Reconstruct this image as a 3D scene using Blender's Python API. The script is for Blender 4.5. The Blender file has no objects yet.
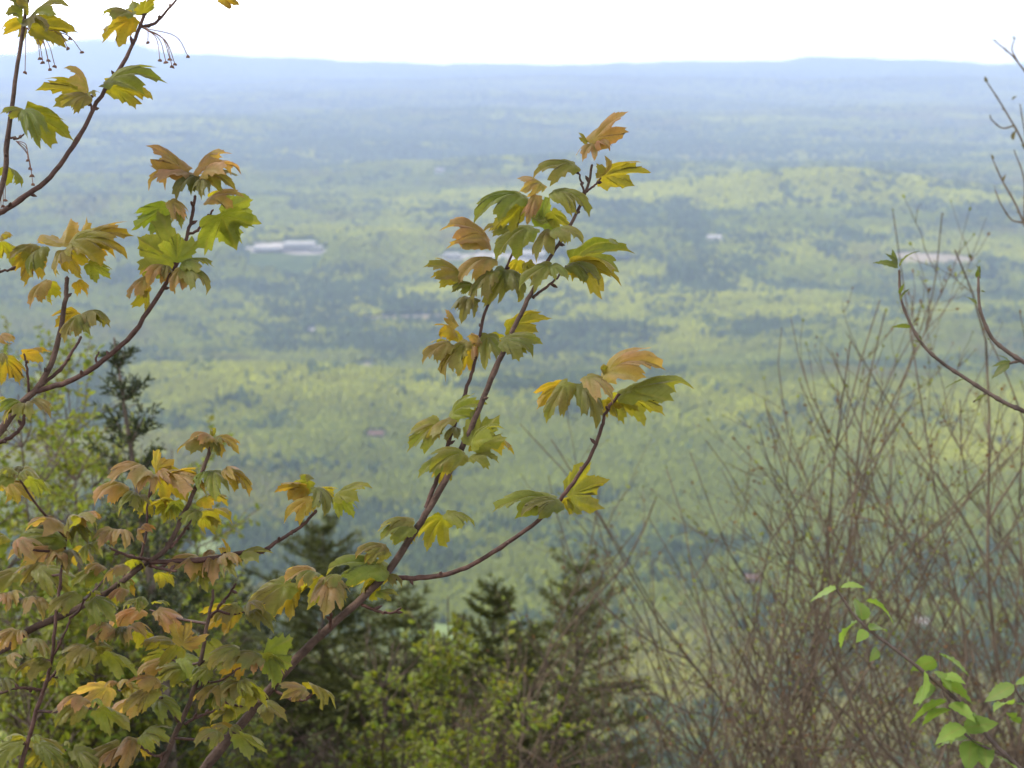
import bpy, math, random
import numpy as np
from mathutils import Vector, Matrix

S = bpy.context.scene
COL = S.collection
R = math.radians

# ------------------------------------------------------------------ camera
W_PX, H_PX, F_PX = 1024, 768, 1624.0
EYE = np.array([0.0, 0.0, 1.6])
EYE_LEVEL_Y = 35.0                       # the image row of the true horizon
PITCH = math.atan((384 - EYE_LEVEL_Y) / F_PX)
cam = bpy.data.cameras.new('camera')
cam.sensor_width = 36.0
cam.lens = 36.0 * F_PX / W_PX
cam.clip_start = 0.05
cam.clip_end = 200000
cam.dof.use_dof = True
cam.dof.focus_distance = 2.0
cam.dof.aperture_fstop = 9.0
cam_o = bpy.data.objects.new('camera', cam)
cam_o.location = EYE
cam_o.rotation_euler = (math.pi / 2 - PITCH, 0, 0)
COL.objects.link(cam_o)
S.camera = cam_o
CR = np.array([1.0, 0, 0])
CF = np.array([0, math.cos(PITCH), -math.sin(PITCH)])
CU = np.array([0, math.sin(PITCH), math.cos(PITCH)])

# ------------------------------------------------------------------ sky, sun, exposure
SUN_EL, SUN_AZ = R(56), R(-95)           # azimuth from +Y towards +X; in front of the camera, a little left
w = bpy.data.worlds.new('World')
S.world = w
w.use_nodes = True
nt = w.node_tree
nt.nodes.clear()
out = nt.nodes.new('ShaderNodeOutputWorld')
bg = nt.nodes.new('ShaderNodeBackground')
sky = nt.nodes.new('ShaderNodeTexSky')
sky.sky_type = 'NISHITA'
sky.sun_disc = False
sky.sun_elevation = SUN_EL
sky.sun_rotation = SUN_AZ
sky.dust_density = 2.0
mix = nt.nodes.new('ShaderNodeMix')
mix.data_type = 'RGBA'
mix.inputs[0].default_value = 0.66       # thin bright overcast over the blue
mix.inputs[7].default_value = (9.0, 9.1, 9.2, 1)
nt.links.new(sky.outputs[0], mix.inputs[6])
# the veil of cloud is brightest low over the horizon
tc = nt.nodes.new('ShaderNodeTexCoord')
sx = nt.nodes.new('ShaderNodeSeparateXYZ'); nt.links.new(tc.outputs['Generated'], sx.inputs[0])
vr = nt.nodes.new('ShaderNodeValToRGB')
vr.color_ramp.interpolation = 'EASE'
vr.color_ramp.elements[0].position = 0.0; vr.color_ramp.elements[0].color = (2.3, 2.3, 2.3, 1)
e_ = vr.color_ramp.elements.new(0.05); e_.color = (1.3, 1.3, 1.3, 1)
vr.color_ramp.elements[-1].position = 0.30; vr.color_ramp.elements[-1].color = (0.27, 0.27, 0.27, 1)
nt.links.new(sx.outputs['Z'], vr.inputs[0])
ml = nt.nodes.new('ShaderNodeMix'); ml.data_type = 'RGBA'; ml.blend_type = 'MULTIPLY'; ml.inputs[0].default_value = 1.0
cn = nt.nodes.new('ShaderNodeTexNoise'); cn.inputs['Scale'].default_value = 2.2; cn.inputs['Detail'].default_value = 5
nt.links.new(tc.outputs['Generated'], cn.inputs['Vector'])
cr_ = nt.nodes.new('ShaderNodeValToRGB')
cr_.color_ramp.elements[0].position = 0.25; cr_.color_ramp.elements[0].color = (21.0, 20.6, 20.0, 1)
cr_.color_ramp.elements[1].position = 0.75; cr_.color_ramp.elements[1].color = (26.5, 25.9, 25.0, 1)
nt.links.new(cn.outputs['Fac'], cr_.inputs[0])
nt.links.new(cr_.outputs[0], ml.inputs[6]); nt.links.new(vr.outputs[0], ml.inputs[7])
nt.links.new(ml.outputs[2], mix.inputs[7])
nt.links.new(mix.outputs[2], bg.inputs[0])
bg.inputs[1].default_value = 0.13
nt.links.new(bg.outputs[0], out.inputs[0])

sun = bpy.data.lights.new('sun', 'SUN')
sun.energy = 2.4
sun.angle = R(7)
sun.color = (1.0, 0.93, 0.80)
sun_o = bpy.data.objects.new('sun', sun)
sd = Vector((math.sin(SUN_AZ) * math.cos(SUN_EL), math.cos(SUN_AZ) * math.cos(SUN_EL), math.sin(SUN_EL)))
sun_o.rotation_euler = sd.to_track_quat('Z', 'Y').to_euler()
COL.objects.link(sun_o)

S.render.engine = 'CYCLES'
S.view_settings.view_transform = 'Standard'
S.view_settings.look = 'None'
S.view_settings.exposure = 0.86
S.view_settings.gamma = 1.0
S.cycles.use_denoising = True
S.cycles.max_bounces = 6
S.cycles.transparent_max_bounces = 8
S.cycles.volume_bounces = 2
S.cycles.sample_clamp_indirect = 6.0

# ------------------------------------------------------------------ helpers
def unproj(px, py, d):
    return EYE + d * ((px - 512) / F_PX * CR + (384 - py) / F_PX * CU + CF)

def hash2(ix, iy, seed):
    h = (ix.astype(np.int64) * 374761393 + iy.astype(np.int64) * 668265263 + seed * 1442695041) & 0x7fffffff
    h = ((h ^ (h >> 13)) * 1274126177) & 0x7fffffff
    h = (h ^ (h >> 16)) & 0xffff
    return h / 65535.0

def vnoise(x, y, seed=0):
    x = np.asarray(x, float); y = np.asarray(y, float)
    ix = np.floor(x); iy = np.floor(y)
    fx = x - ix; fy = y - iy
    fx = fx * fx * (3 - 2 * fx); fy = fy * fy * (3 - 2 * fy)
    ix = ix.astype(np.int64); iy = iy.astype(np.int64)
    a = hash2(ix, iy, seed); b = hash2(ix + 1, iy, seed)
    c = hash2(ix, iy + 1, seed); d = hash2(ix + 1, iy + 1, seed)
    return (a * (1 - fx) + b * fx) * (1 - fy) + (c * (1 - fx) + d * fx) * fy

def fbm(x, y, seed=0, octs=4):
    s = 0.0; a = 0.5; t = 0.0
    for k in range(octs):
        s = s + a * vnoise(x * 2 ** k + 17.3 * k, y * 2 ** k - 9.1 * k, seed + k)
        t += a; a *= 0.5
    return s / t

def sstep(a, b, x):
    t = np.clip((np.asarray(x, float) - a) / (b - a), 0, 1)
    return t * t * (3 - 2 * t)

PLAIN = -500.0
def gauss(x, y, cx, cy, sx, sy):
    return np.exp(-0.5 * (((x - cx) / sx) ** 2 + ((y - cy) / sy) ** 2))

def terrain(x, y):
    x = np.asarray(x, float); y = np.asarray(y, float)
    yy = np.where(y < 0, y * 0.55, y)
    q = np.sqrt((0.6 * x) ** 2 + yy ** 2)
    a = -0.56 * q - 0.02
    k = 45.0
    m = np.maximum(a, PLAIN)
    z = m + k * np.log(np.exp((a - m) / k) + np.exp((PLAIN - m) / k))
    d = np.hypot(x, y)
    far = sstep(900, 2200, d)
    z = z + far * (210 * (fbm(x / 2600, y / 1150, 3) - 0.5) + 60 * (fbm(x / 700, y / 420, 8, 3) - 0.5))
    z = z + sstep(7000, 14000, d) * 50 * (fbm(x / 7000, y / 5200, 21, 3) - 0.5)
    z = z + 72 * gauss(x, y, 900, 4700, 480, 400)              # the pale ridge on the right
    z = z + 60 * gauss(x, y, 560, 2250, 560, 190) + 45 * gauss(x, y, -420, 1950, 420, 170) + 60 * gauss(x, y, -300, 3900, 700, 260)
    z = z + 40 * gauss(x, y, -1500, 7200, 1500, 600) + 40 * gauss(x, y, 300, 9500, 2600, 700)
    z = z + sstep(6000, 8000, d) * (70 * gauss(x, y, 0, 15200, 9000, 700) * (0.4 + fbm(x / 2500, x * 0 + 3.3, 61, 3)) + 60 * gauss(x, y, 1500, 18800, 9000, 800) * (0.3 + fbm(x / 3000, x * 0 + 8.3, 67, 3)) + 60 * gauss(x, y, -500, 11800, 5000, 500) * (fbm(x / 1800, x * 0 + 5.3, 64, 3)))
    # far hills along the skyline
    kx = 24000 / F_PX
    def hill(px, s, h):
        return h * gauss(x, y, (px - 512) * kx, 24000, s * kx, 1500)
    z = z + hill(108, 34, 235) + hill(140, 120, 160) + hill(285, 90, 62) + hill(-60, 120, 80)
    z = z + hill(800, 55, 45) + hill(840, 190, 55) + hill(560, 120, 10)
    z = z + sstep(15000, 22000, d) * 60 * (fbm(x / 900, y / 1500, 71, 3) - 0.5)
    # small lumps underfoot
    z = z + (1 - sstep(30, 200, d)) * 0.35 * (fbm(x / 1.7, y / 1.7, 31, 3) - 0.5) * sstep(0.3, 2.5, d)
    return z

def hit(px, py):
    """where the view ray through a pixel meets the ground of the valley"""
    v = (px - 512) / F_PX * CR + (384 - py) / F_PX * CU + CF
    t = 400.0
    while t < 60000:
        p = EYE + v * t
        if p[2] < float(terrain(p[0], p[1])):
            return p
        t *= 1.004
    return p

class MB:
    """collects vertices and faces (index lists of one length per block) of ONE mesh object"""
    def __init__(s):
        s.v = []; s.n = 0; s.f = {3: [], 4: []}; s.mi = {3: [], 4: []}; s.at = {}
    def add(s, verts, faces, mat=0, **attrs):
        verts = np.asarray(verts, float).reshape(-1, 3)
        faces = np.asarray(faces, int)
        k = faces.shape[1]
        s.f[k].append(faces + s.n)
        s.mi[k].append(np.full(len(faces), mat))
        for nme, val in attrs.items():
            s.at.setdefault(nme, []).append((s.n, np.broadcast_to(np.asarray(val, float), (len(verts), 3)) if np.ndim(val) else np.full((len(verts), 3), val)))
        s.v.append(verts); s.n += len(verts)
    def tube(s, pts, rad, sides=5, mat=0, cap=True, **attrs):
        pts = np.asarray(pts, float); n = len(pts)
        rad = np.broadcast_to(np.asarray(rad, float), (n,))
        t = np.gradient(pts, axis=0)
        t /= np.linalg.norm(t, axis=1)[:, None] + 1e-12
        ref = np.array([0.31, 0.86, 0.40]) if abs(t[0] @ np.array([0.31, 0.86, 0.40])) < 0.8 else np.array([0.9, -0.2, 0.38])
        a = np.cross(t, ref); a /= np.linalg.norm(a, axis=1)[:, None] + 1e-12
        b = np.cross(t, a)
        ang = np.arange(sides) / sides * 2 * math.pi
        ring = a[:, None, :] * np.cos(ang)[None, :, None] + b[:, None, :] * np.sin(ang)[None, :, None]
        vv = (pts[:, None, :] + ring * rad[:, None, None]).reshape(-1, 3)
        i = np.arange(n - 1)[:, None] * sides; j = np.arange(sides)[None, :]; j2 = (j + 1) % sides
        fc = np.stack([i + j, i + j2, i + sides + j2, i + sides + j], -1).reshape(-1, 4)
        s.add(vv, fc, mat, **attrs)
        if cap:
            o = (n - 1) * sides
            tip = pts[-1] + t[-1] * rad[-1]
            cv = np.vstack([vv[o:o + sides], tip])
            s.add(cv, [[k, (k + 1) % sides, sides] for k in range(sides)], mat, **attrs)
    def box(s, x0, x1, y0, y1, z0, z1, mat=0):
        v = [(x, y, z) for z in (z0, z1) for y in (y0, y1) for x in (x0, x1)]
        s.add(v, [[0, 2, 3, 1], [4, 5, 7, 6], [0, 1, 5, 4], [2, 6, 7, 3], [0, 4, 6, 2], [1, 3, 7, 5]], mat)
    def build(s, name, mats, parent=None, smooth=True):
        me = bpy.data.meshes.new(name)
        v = np.vstack(s.v) if s.v else np.zeros((0, 3))
        f3 = np.vstack(s.f[3]) if s.f[3] else np.zeros((0, 3), int)
        f4 = np.vstack(s.f[4]) if s.f[4] else np.zeros((0, 4), int)
        me.vertices.add(len(v)); me.vertices.foreach_set('co', v.astype(np.float32).ravel())
        loops = np.concatenate([f3.ravel(), f4.ravel()])
        me.loops.add(len(loops)); me.loops.foreach_set('vertex_index', loops.astype(np.int32))
        npoly = len(f3) + len(f4)
        me.polygons.add(npoly)
        starts = np.concatenate([np.arange(len(f3)) * 3, len(f3) * 3 + np.arange(len(f4)) * 4])
        me.polygons.foreach_set('loop_start', starts.astype(np.int32))
        mi = np.concatenate([np.concatenate(s.mi[k]) if s.mi[k] else np.zeros(0, int) for k in (3, 4)])
        me.polygons.foreach_set('material_index', mi.astype(np.int32))
        me.polygons.foreach_set('use_smooth', np.full(npoly, smooth))
        for m in (mats if isinstance(mats, (list, tuple)) else [mats]):
            me.materials.append(m)
        me.update(calc_edges=True)
        for nme, blocks in s.at.items():
            arr = np.zeros((len(v), 4), np.float32); arr[:, 3] = 1
            for o, val in blocks:
                arr[o:o + len(val), :3] = val
            at = me.attributes.new(nme, 'FLOAT_COLOR', 'POINT')
            at.data.foreach_set('color', arr.ravel())
        me.validate()
        ob = bpy.data.objects.new(name, me)
        COL.objects.link(ob)
        if parent is not None:
            ob.parent = parent
            ob.matrix_parent_inverse = Matrix.Translation(-Vector(root_loc(parent)))
        return ob

def root_loc(o):
    p = Vector(o.location)
    while o.parent is not None:
        # all children sit at the world origin through their inverse, only top-level empties are moved
        return Vector((0, 0, 0))
    return p

def thing(name, label, cat, loc, group=None):
    o = bpy.data.objects.new(name, None)
    o.empty_display_size = 0.2
    o.location = Vector([float(c) for c in loc])
    COL.objects.link(o)
    o['label'] = label; o['category'] = cat
    if group: o['group'] = group
    return o

def tagk(o, kind):
    o['kind'] = kind
    return o

# ------------------------------------------------------------------ materials
def new_mat(name):
    m = bpy.data.materials.new(name); m.use_nodes = True
    t = m.node_tree; t.nodes.clear()
    o = t.nodes.new('ShaderNodeOutputMaterial')
    return m, t, o

def nd(t, typ, **kw):
    n = t.nodes.new(typ)
    for k, v in kw.items(): setattr(n, k, v)
    return n

def mixc(t, fac, a, b, blend='MIX'):
    n = nd(t, 'ShaderNodeMix', data_type='RGBA', blend_type=blend)
    for sock, val in ((0, fac), (6, a), (7, b)):
        if hasattr(val, 'is_linked') or hasattr(val, 'links'): t.links.new(val, n.inputs[sock])
        elif sock == 0: n.inputs[0].default_value = val
        else: n.inputs[sock].default_value = (*val, 1)
    return n.outputs[2]

def noise(t, scale, detail=3, vec=None, rough=0.55):
    n = nd(t, 'ShaderNodeTexNoise'); n.inputs['Scale'].default_value = scale
    n.inputs['Detail'].default_value = detail; n.inputs['Roughness'].default_value = rough
    if vec is None:
        g = nd(t, 'ShaderNodeNewGeometry'); vec = g.outputs['Position']
    t.links.new(vec, n.inputs['Vector'])
    return n.outputs['Fac']

def ramp(t, fac, stops):
    n = nd(t, 'ShaderNodeValToRGB')
    e = n.color_ramp.elements
    while len(e) < len(stops): e.new(0.5)
    for k, (p, c) in enumerate(stops):
        e[k].position = p; e[k].color = (*c, 1)
    t.links.new(fac, n.inputs[0])
    return n.outputs[0]

def surf_mat(name, stops, scale=30, rough=0.8, bump=0.0, bump_scale=80, spec=0.3):
    m, t, o = new_mat(name)
    b = nd(t, 'ShaderNodeBsdfPrincipled')
    t.links.new(ramp(t, noise(t, scale, 4), stops), b.inputs['Base Color'])
    b.inputs['Roughness'].default_value = rough
    b.inputs['Specular IOR Level'].default_value = spec
    if bump:
        bp = nd(t, 'ShaderNodeBump'); bp.inputs['Strength'].default_value = bump; bp.inputs['Distance'].default_value = 1 / bump_scale
        t.links.new(noise(t, bump_scale, 3), bp.inputs['Height']); t.links.new(bp.outputs[0], b.inputs['Normal'])
    t.links.new(b.outputs[0], o.inputs[0])
    return m

M_bark_red = surf_mat('maple_bark', [(0.3, (0.032, 0.015, 0.012)), (0.7, (0.085, 0.042, 0.033))], 90, 0.6, 0.5, 300, 0.25)
M_bark_old = surf_mat('old_maple_bark', [(0.3, (0.034, 0.021, 0.016)), (0.7, (0.10, 0.063, 0.050))], 45, 0.75, 0.7, 220, 0.2)
M_petiole = surf_mat('petiole', [(0.3, (0.11, 0.08, 0.03)), (0.7, (0.20, 0.10, 0.05))], 60, 0.5)
M_twig = surf_mat('bare_twig', [(0.3, (0.045, 0.032, 0.022)), (0.7, (0.15, 0.112, 0.080))], 14, 0.8, 0.3, 120)
M_twig_dark = surf_mat('dark_twig', [(0.3, (0.045, 0.03, 0.025)), (0.7, (0.12, 0.085, 0.07))], 40, 0.7, 0.3, 160)
M_trunk = surf_mat('spruce_bark', [(0.3, (0.06, 0.045, 0.035)), (0.7, (0.14, 0.11, 0.09))], 18, 0.9, 0.5, 60)
M_seed = surf_mat('maple_seed', [(0.3, (0.10, 0.05, 0.04)), (0.7, (0.18, 0.09, 0.06))], 90, 0.6)

def leaf_mat(name, trans=0.5, attr='tint', tcol_gain=(1.75, 1.6, 0.5), rough=0.5, vein=True, noise_scale=70, noise_amt=0.35, sheen=0.0):
    """thin leaf: light is reflected from and passes through the blade; 'tint' is the leaf's own colour"""
    m, t, o = new_mat(name)
    a = nd(t, 'ShaderNodeAttribute', attribute_name=attr)
    col = a.outputs['Color']
    n1 = noise(t, noise_scale, 3)
    dark = mixc(t, 1.0, col, (1 - noise_amt, 1 - noise_amt * 0.8, 1 - noise_amt), 'MULTIPLY')
    col = mixc(t, n1, dark, col)
    if vein:
        v = nd(t, 'ShaderNodeAttribute', attribute_name='vein')
        mr = nd(t, 'ShaderNodeMapRange'); mr.inputs['From Max'].default_value = 0.16; mr.inputs['To Min'].default_value = 0.45; mr.inputs['To Max'].default_value = 0.0
        sep = nd(t, 'ShaderNodeSeparateColor'); t.links.new(v.outputs['Color'], sep.inputs[0])
        t.links.new(sep.outputs[0], mr.inputs['Value'])
        def mth(op, a, b):
            n = nd(t, 'ShaderNodeMath', operation=op)
            for k_, q in enumerate((a, b)):
                if hasattr(q, 'links'): t.links.new(q, n.inputs[k_])
                elif q is not None: n.inputs[k_].default_value = q
            return n.outputs[0]
        ph = mth('SUBTRACT', mth('MULTIPLY', sep.outputs[1], 9.0), mth('MULTIPLY', sep.outputs[0], 1.6))
        saw = mth('ABSOLUTE', mth('SUBTRACT', mth('FRACT', ph, None), 0.5), None)
        sec = nd(t, 'ShaderNodeMapRange'); sec.inputs['From Max'].default_value = 0.14; sec.inputs['To Min'].default_value = 0.30; sec.inputs['To Max'].default_value = 0.0
        t.links.new(saw, sec.inputs['Value'])
        SEC = sec.outputs[0]
        col = mixc(t, SEC, col, mixc(t, 1.0, col, (0.72, 0.70, 0.62), 'MULTIPLY'))
        blem = ramp(t, noise(t, 420, 2), [(0.68, (1, 1, 1)), (0.76, (0.55, 0.42, 0.30))])
        col = mixc(t, 1.0, col, blem, 'MULTIPLY')
        veinc = mixc(t, 0.55, col, (0.26, 0.20, 0.07))
        col = mixc(t, mr.outputs[0], col, veinc)
    p = nd(t, 'ShaderNodeBsdfPrincipled')
    t.links.new(col, p.inputs['Base Color'])
    p.inputs['Roughness'].default_value = rough
    p.inputs['Specular IOR Level'].default_value = 0.35
    if sheen:
        p.inputs['Sheen Weight'].default_value = sheen
        p.inputs['Sheen Roughness'].default_value = 0.4
        p.inputs['Sheen Tint'].default_value = (1, 0.93, 0.86, 1)
    tr = nd(t, 'ShaderNodeBsdfTranslucent')
    t.links.new(mixc(t, 1.0, col, tcol_gain, 'MULTIPLY'), tr.inputs['Color'])
    if vein:
        bp = nd(t, 'ShaderNodeBump'); bp.inputs['Strength'].default_value = 0.35; bp.inputs['Distance'].default_value = 0.002
        hh = nd(t, 'ShaderNodeMath', operation='MULTIPLY_ADD'); hh.inputs[1].default_value = -1.6; t.links.new(SEC, hh.inputs[0]); t.links.new(noise(t, 260, 2), hh.inputs[2]); t.links.new(hh.outputs[0], bp.inputs['Height']); t.links.new(bp.outputs[0], p.inputs['Normal'])
    mx = nd(t, 'ShaderNodeMixShader'); mx.inputs[0].default_value = trans
    t.links.new(p.outputs[0], mx.inputs[1]); t.links.new(tr.outputs[0], mx.inputs[2])
    t.links.new(mx.outputs[0], o.inputs[0])
    return m

M_maple = leaf_mat('maple_leaf', 0.58, rough=0.42, sheen=0.22, noise_scale=110, noise_amt=0.45)
M_small = leaf_mat('small_leaf', 0.45, vein=False, noise_scale=9, tcol_gain=(1.7, 1.6, 0.6))
M_beech = leaf_mat('spring_leaf', 0.45, vein=True, noise_scale=60, noise_amt=0.2, tcol_gain=(1.5, 1.5, 0.7))
M_needle = leaf_mat('needles', 0.15, vein=False, noise_scale=5, noise_amt=0.5)

# ------------------------------------------------------------------ the ground: one sheet from underfoot to the skyline
def build_ground():
    ang_f = np.concatenate([np.linspace(-180, -34, 40, endpoint=False), np.linspace(-34, 34, 290, endpoint=False), np.linspace(34, 180, 40, endpoint=False)])
    th = np.radians(ang_f)
    rr = np.concatenate([[0.02], np.geomspace(0.6, 900, 90, endpoint=False), np.geomspace(900, 26500, 230)])
    TH, RR = np.meshgrid(th, rr)
    x = np.sin(TH) * RR; y = np.cos(TH) * RR
    z = terrain(x, y)
    v = np.stack([x, y, z], -1).reshape(-1, 3)
    na = len(th); nr = len(rr)
    i = np.arange(nr - 1)[:, None] * na; j = np.arange(na)[None, :]; j2 = (j + 1) % na
    f = np.stack([i + j, i + j2, i + na + j2, i + na + j], -1).reshape(-1, 4)[:, ::-1]
    mb = MB(); mb.add(v, f)
    m, t, o = new_mat('ground')
    b = nd(t, 'ShaderNodeBsdfPrincipled'); b.inputs['Roughness'].default_value = 0.95; b.inputs['Specular IOR Level'].default_value = 0.1
    litter = ramp(t, noise(t, 6, 5), [(0.3, (0.035, 0.028, 0.018)), (0.55, (0.10, 0.075, 0.045)), (0.75, (0.06, 0.08, 0.025))])
    wood = ramp(t, noise(t, 0.004, 8, rough=0.7), [(0.35, (0.03, 0.05, 0.025)), (0.5, (0.07, 0.10, 0.03)), (0.65, (0.12, 0.14, 0.04))])
    g = nd(t, 'ShaderNodeNewGeometry'); ln = nd(t, 'ShaderNodeVectorMath', operation='LENGTH'); t.links.new(g.outputs['Position'], ln.inputs[0])
    mr = nd(t, 'ShaderNodeMapRange'); mr.inputs['From Min'].default_value = 60; mr.inputs['From Max'].default_value = 400
    t.links.new(ln.outputs['Value'], mr.inputs['Value'])
    t.links.new(mixc(t, mr.outputs[0], litter, wood), b.inputs['Base Color'])
    t.links.new(b.outputs[0], o.inputs[0])
    ob = mb.build('ground', m)
    tagk(ob, 'structure')
    return float(v[:, 2].min()), float(v[:, 2].max())

Z_MIN, Z_MAX = build_ground()

# ------------------------------------------------------------------ clearings, roads and water of the valley (pixel outline -> ground)
CLEAR = []     # (cx, cy, half x, half y) without trees
def patch(name, px0, px1, py0, py1, mat, lift=0.6, wob=0.25, clear=True, seed=0):
    a = hit(px0, (py0 + py1) / 2); b = hit(px1, (py0 + py1) / 2)
    n = hit((px0 + px1) / 2, py1); f = hit((px0 + px1) / 2, py0)
    cx, cy = (a[0] + b[0]) / 2, (n[1] + f[1]) / 2
    hx, hy = (b[0] - a[0]) / 2, max((f[1] - n[1]) / 2, 10)
    N = 48
    rng = np.random.default_rng(seed + int(px0))
    ph = rng.uniform(0, 6.28, 3)
    vs = []; rings = (0.0, 0.35, 0.7, 1.0)
    for r in rings[1:]:
        for k in range(N):
            t = 2 * math.pi * k / N
            q = r * (1 + wob * (math.sin(2 * t + ph[0]) * 0.4 + math.sin(3 * t + ph[1]) * 0.35 + math.sin(7 * t + ph[2]) * 0.25))
            sup = (abs(math.cos(t)) ** 3 + abs(math.sin(t)) ** 3) ** (-1 / 3)
            vs.append((cx + hx * q * sup * math.cos(t), cy + hy * q * sup * math.sin(t)))
    vs = np.array([(cx, cy)] + vs)
    z = terrain(vs[:, 0], vs[:, 1]) + lift
    if name in ('pond', 'lake'): z[:] = z.max()
    mb = MB()
    vv = np.column_stack([vs, z])
    f4 = []
    for r in range(2):
        for k in range(N):
            a0 = 1 + r * N + k; a1 = 1 + r * N + (k + 1) % N
            f4.append((a0, a1, a1 + N, a0 + N)[::-1])
    mb.add(vv, f4)
    mb.f[3].append(np.array([(0, 1 + k, 1 + (k + 1) % N) for k in range(N)])); mb.mi[3].append(np.zeros(N, int))
    tagk(mb.build(name, mat), 'structure')
    if clear: CLEAR.append((cx, cy, hx * 1.05, hy * 1.05))
    return cx, cy, hx, hy

M_meadow = surf_mat('meadow', [(0.3, (0.10, 0.17, 0.045)), (0.5, (0.16, 0.23, 0.07)), (0.7, (0.19, 0.23, 0.09))], 0.012, 0.9)
M_dry = surf_mat('dry_field', [(0.3, (0.17, 0.15, 0.09)), (0.7, (0.32, 0.26, 0.20))], 0.015, 0.9)
M_yard = surf_mat('paved_yard', [(0.3, (0.22, 0.20, 0.18)), (0.7, (0.50, 0.47, 0.44))], 0.03, 0.8)
M_water = surf_mat('water', [(0.3, (0.03, 0.05, 0.06)), (0.7, (0.04, 0.06, 0.07))], 0.02, 0.08, spec=0.6)

patch('meadow', 182, 220, 538, 578, M_meadow, wob=0.6)
patch('meadow', 392, 462, 626, 652, M_meadow, wob=0.6, seed=2)
patch('meadow', 905, 1000, 280, 288, M_meadow, seed=3)
patch('field', 352, 505, 316, 323, M_dry, seed=4)
patch('field', 895, 975, 254, 266, M_dry, seed=5)
patch('yard', 246, 328, 246, 254, M_yard, wob=0.6, seed=6)
patch('yard', 440, 556, 256, 263, M_yard, wob=0.6, seed=7)
patch('pond', 560, 636, 257, 266, M_water, seed=8)
patch('field', 346, 384, 365, 373, M_dry, wob=0.6, seed=10)

# ------------------------------------------------------------------ buildings of the valley, each a thing
M_wall_w = surf_mat('white_wall', [(0.3, (0.33, 0.31, 0.29)), (0.7, (0.45, 0.43, 0.40))], 0.3, 0.8)
M_wall_t = surf_mat('tan_wall', [(0.3, (0.26, 0.21, 0.16)), (0.7, (0.34, 0.28, 0.22))], 0.3, 0.8)
M_roof_w = surf_mat('pale_roof', [(0.3, (0.28, 0.27, 0.26)), (0.7, (0.50, 0.48, 0.46))], 0.05, 0.6)
M_roof_g = surf_mat('grey_roof', [(0.3, (0.28, 0.27, 0.27)), (0.7, (0.36, 0.34, 0.33))], 0.2, 0.8)
M_roof_r = surf_mat('brown_roof', [(0.3, (0.14, 0.085, 0.065)), (0.7, (0.20, 0.12, 0.09))], 0.2, 0.8)
M_glass = surf_mat('window_glass', [(0.3, (0.03, 0.04, 0.05)), (0.7, (0.05, 0.06, 0.07))], 0.2, 0.15, spec=0.6)

def building(px, py, wpx, depth, h, label, gable=True, wall=M_wall_w, roof=M_roof_g, name='house', cat='house', group='far houses and works in the valley', rot=0.0):
    p = hit(px, py)
    d = math.hypot(p[0], p[1])
    wm = wpx * d / F_PX
    zb = float(terrain(p[0], p[1])) - 1.0
    hh = h + 1.0
    t = thing(name, label, cat, (p[0], p[1], zb), group)
    c, s_ = math.cos(rot), math.sin(rot)
    def T(mb):
        for k, v in enumerate(mb.v):
            mb.v[k] = np.column_stack([p[0] + c * v[:, 0] - s_ * v[:, 1], p[1] + s_ * v[:, 0] + c * v[:, 1], zb + v[:, 2]])
        return mb
    mb = MB(); mb.box(-wm / 2, wm / 2, -depth / 2, depth / 2, 0, hh)
    if gable:
        r = depth * 0.32
        mb.add([(-wm / 2, -depth / 2, hh), (-wm / 2, depth / 2, hh), (-wm / 2, 0, hh + r)], [[0, 2, 1]])
        mb.add([(wm / 2, -depth / 2, hh), (wm / 2, depth / 2, hh), (wm / 2, 0, hh + r)], [[0, 1, 2]])
    T(mb).build('wall', wall, t, smooth=False)
    mb = MB(); o = 0.6
    if gable:
        r = depth * 0.32; e = r * o / (depth / 2)
        for sgn in (-1, 1):
            a = [(-wm / 2 - o, sgn * (depth / 2 + o), hh - e + 0.02), (wm / 2 + o, sgn * (depth / 2 + o), hh - e + 0.02), (wm / 2 + o, 0, hh + r + 0.02), (-wm / 2 - o, 0, hh + r + 0.02)]
            b = [(x, y, z + 0.35) for x, y, z in a]
            mb.add(a + b, [[0, 1, 2, 3], [4, 5, 6, 7], [0, 1, 5, 4], [1, 2, 6, 5], [2, 3, 7, 6], [3, 0, 4, 7]])
    else:
        mb.box(-wm / 2 - o, wm / 2 + o, -depth / 2 - o, depth / 2 + o, hh + 0.01, hh + 0.8)
    T(mb).build('roof', roof, t, smooth=False)
    nw = max(2, min(9, int(wm / 6)))
    for k in range(nw):
        x = -wm / 2 + wm * (k + 0.5) / nw
        mb = MB(); mb.box(x - wm / nw * 0.25, x + wm / nw * 0.25, -depth / 2 - 0.12, -depth / 2 - 0.02, hh * 0.45, hh * 0.75)
        T(mb).build('window', M_glass, t, smooth=False)
    CLEAR.append((p[0], p[1] - depth * 0.8, wm * 0.62 + 4, depth * 1.5 + 12))

building(300, 247, 30, 50, 9, 'largest white flat-roofed works hall in the pale yard behind the left maple', False, roof=M_roof_w, name='factory_hall', cat='building')
building(268, 250, 28, 30, 6, 'long low white works shed standing left of the largest hall', False, roof=M_roof_w, name='factory_hall', cat='building')
building(316, 252, 12, 25, 9, 'small tall white works block at the right end of the yard', False, roof=M_roof_w, name='factory_hall', cat='building')
building(530, 258, 30, 45, 8, 'wide white flat-roofed hall half hidden behind the middle maple leaves', False, roof=M_roof_w, name='factory_hall', cat='building')
building(452, 257, 15, 30, 6, 'white flat-roofed shed just left of the middle maple leaves', False, roof=M_roof_w, name='factory_hall', cat='building')
building(714, 240, 14, 16, 6, 'white house with pale roof on the low ridge right of the middle maple', roof=M_roof_w)
building(440, 172, 9, 40, 8, 'lone white building far out between two dark wood bands', False, roof=M_roof_w, name='factory_hall', cat='building')
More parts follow.
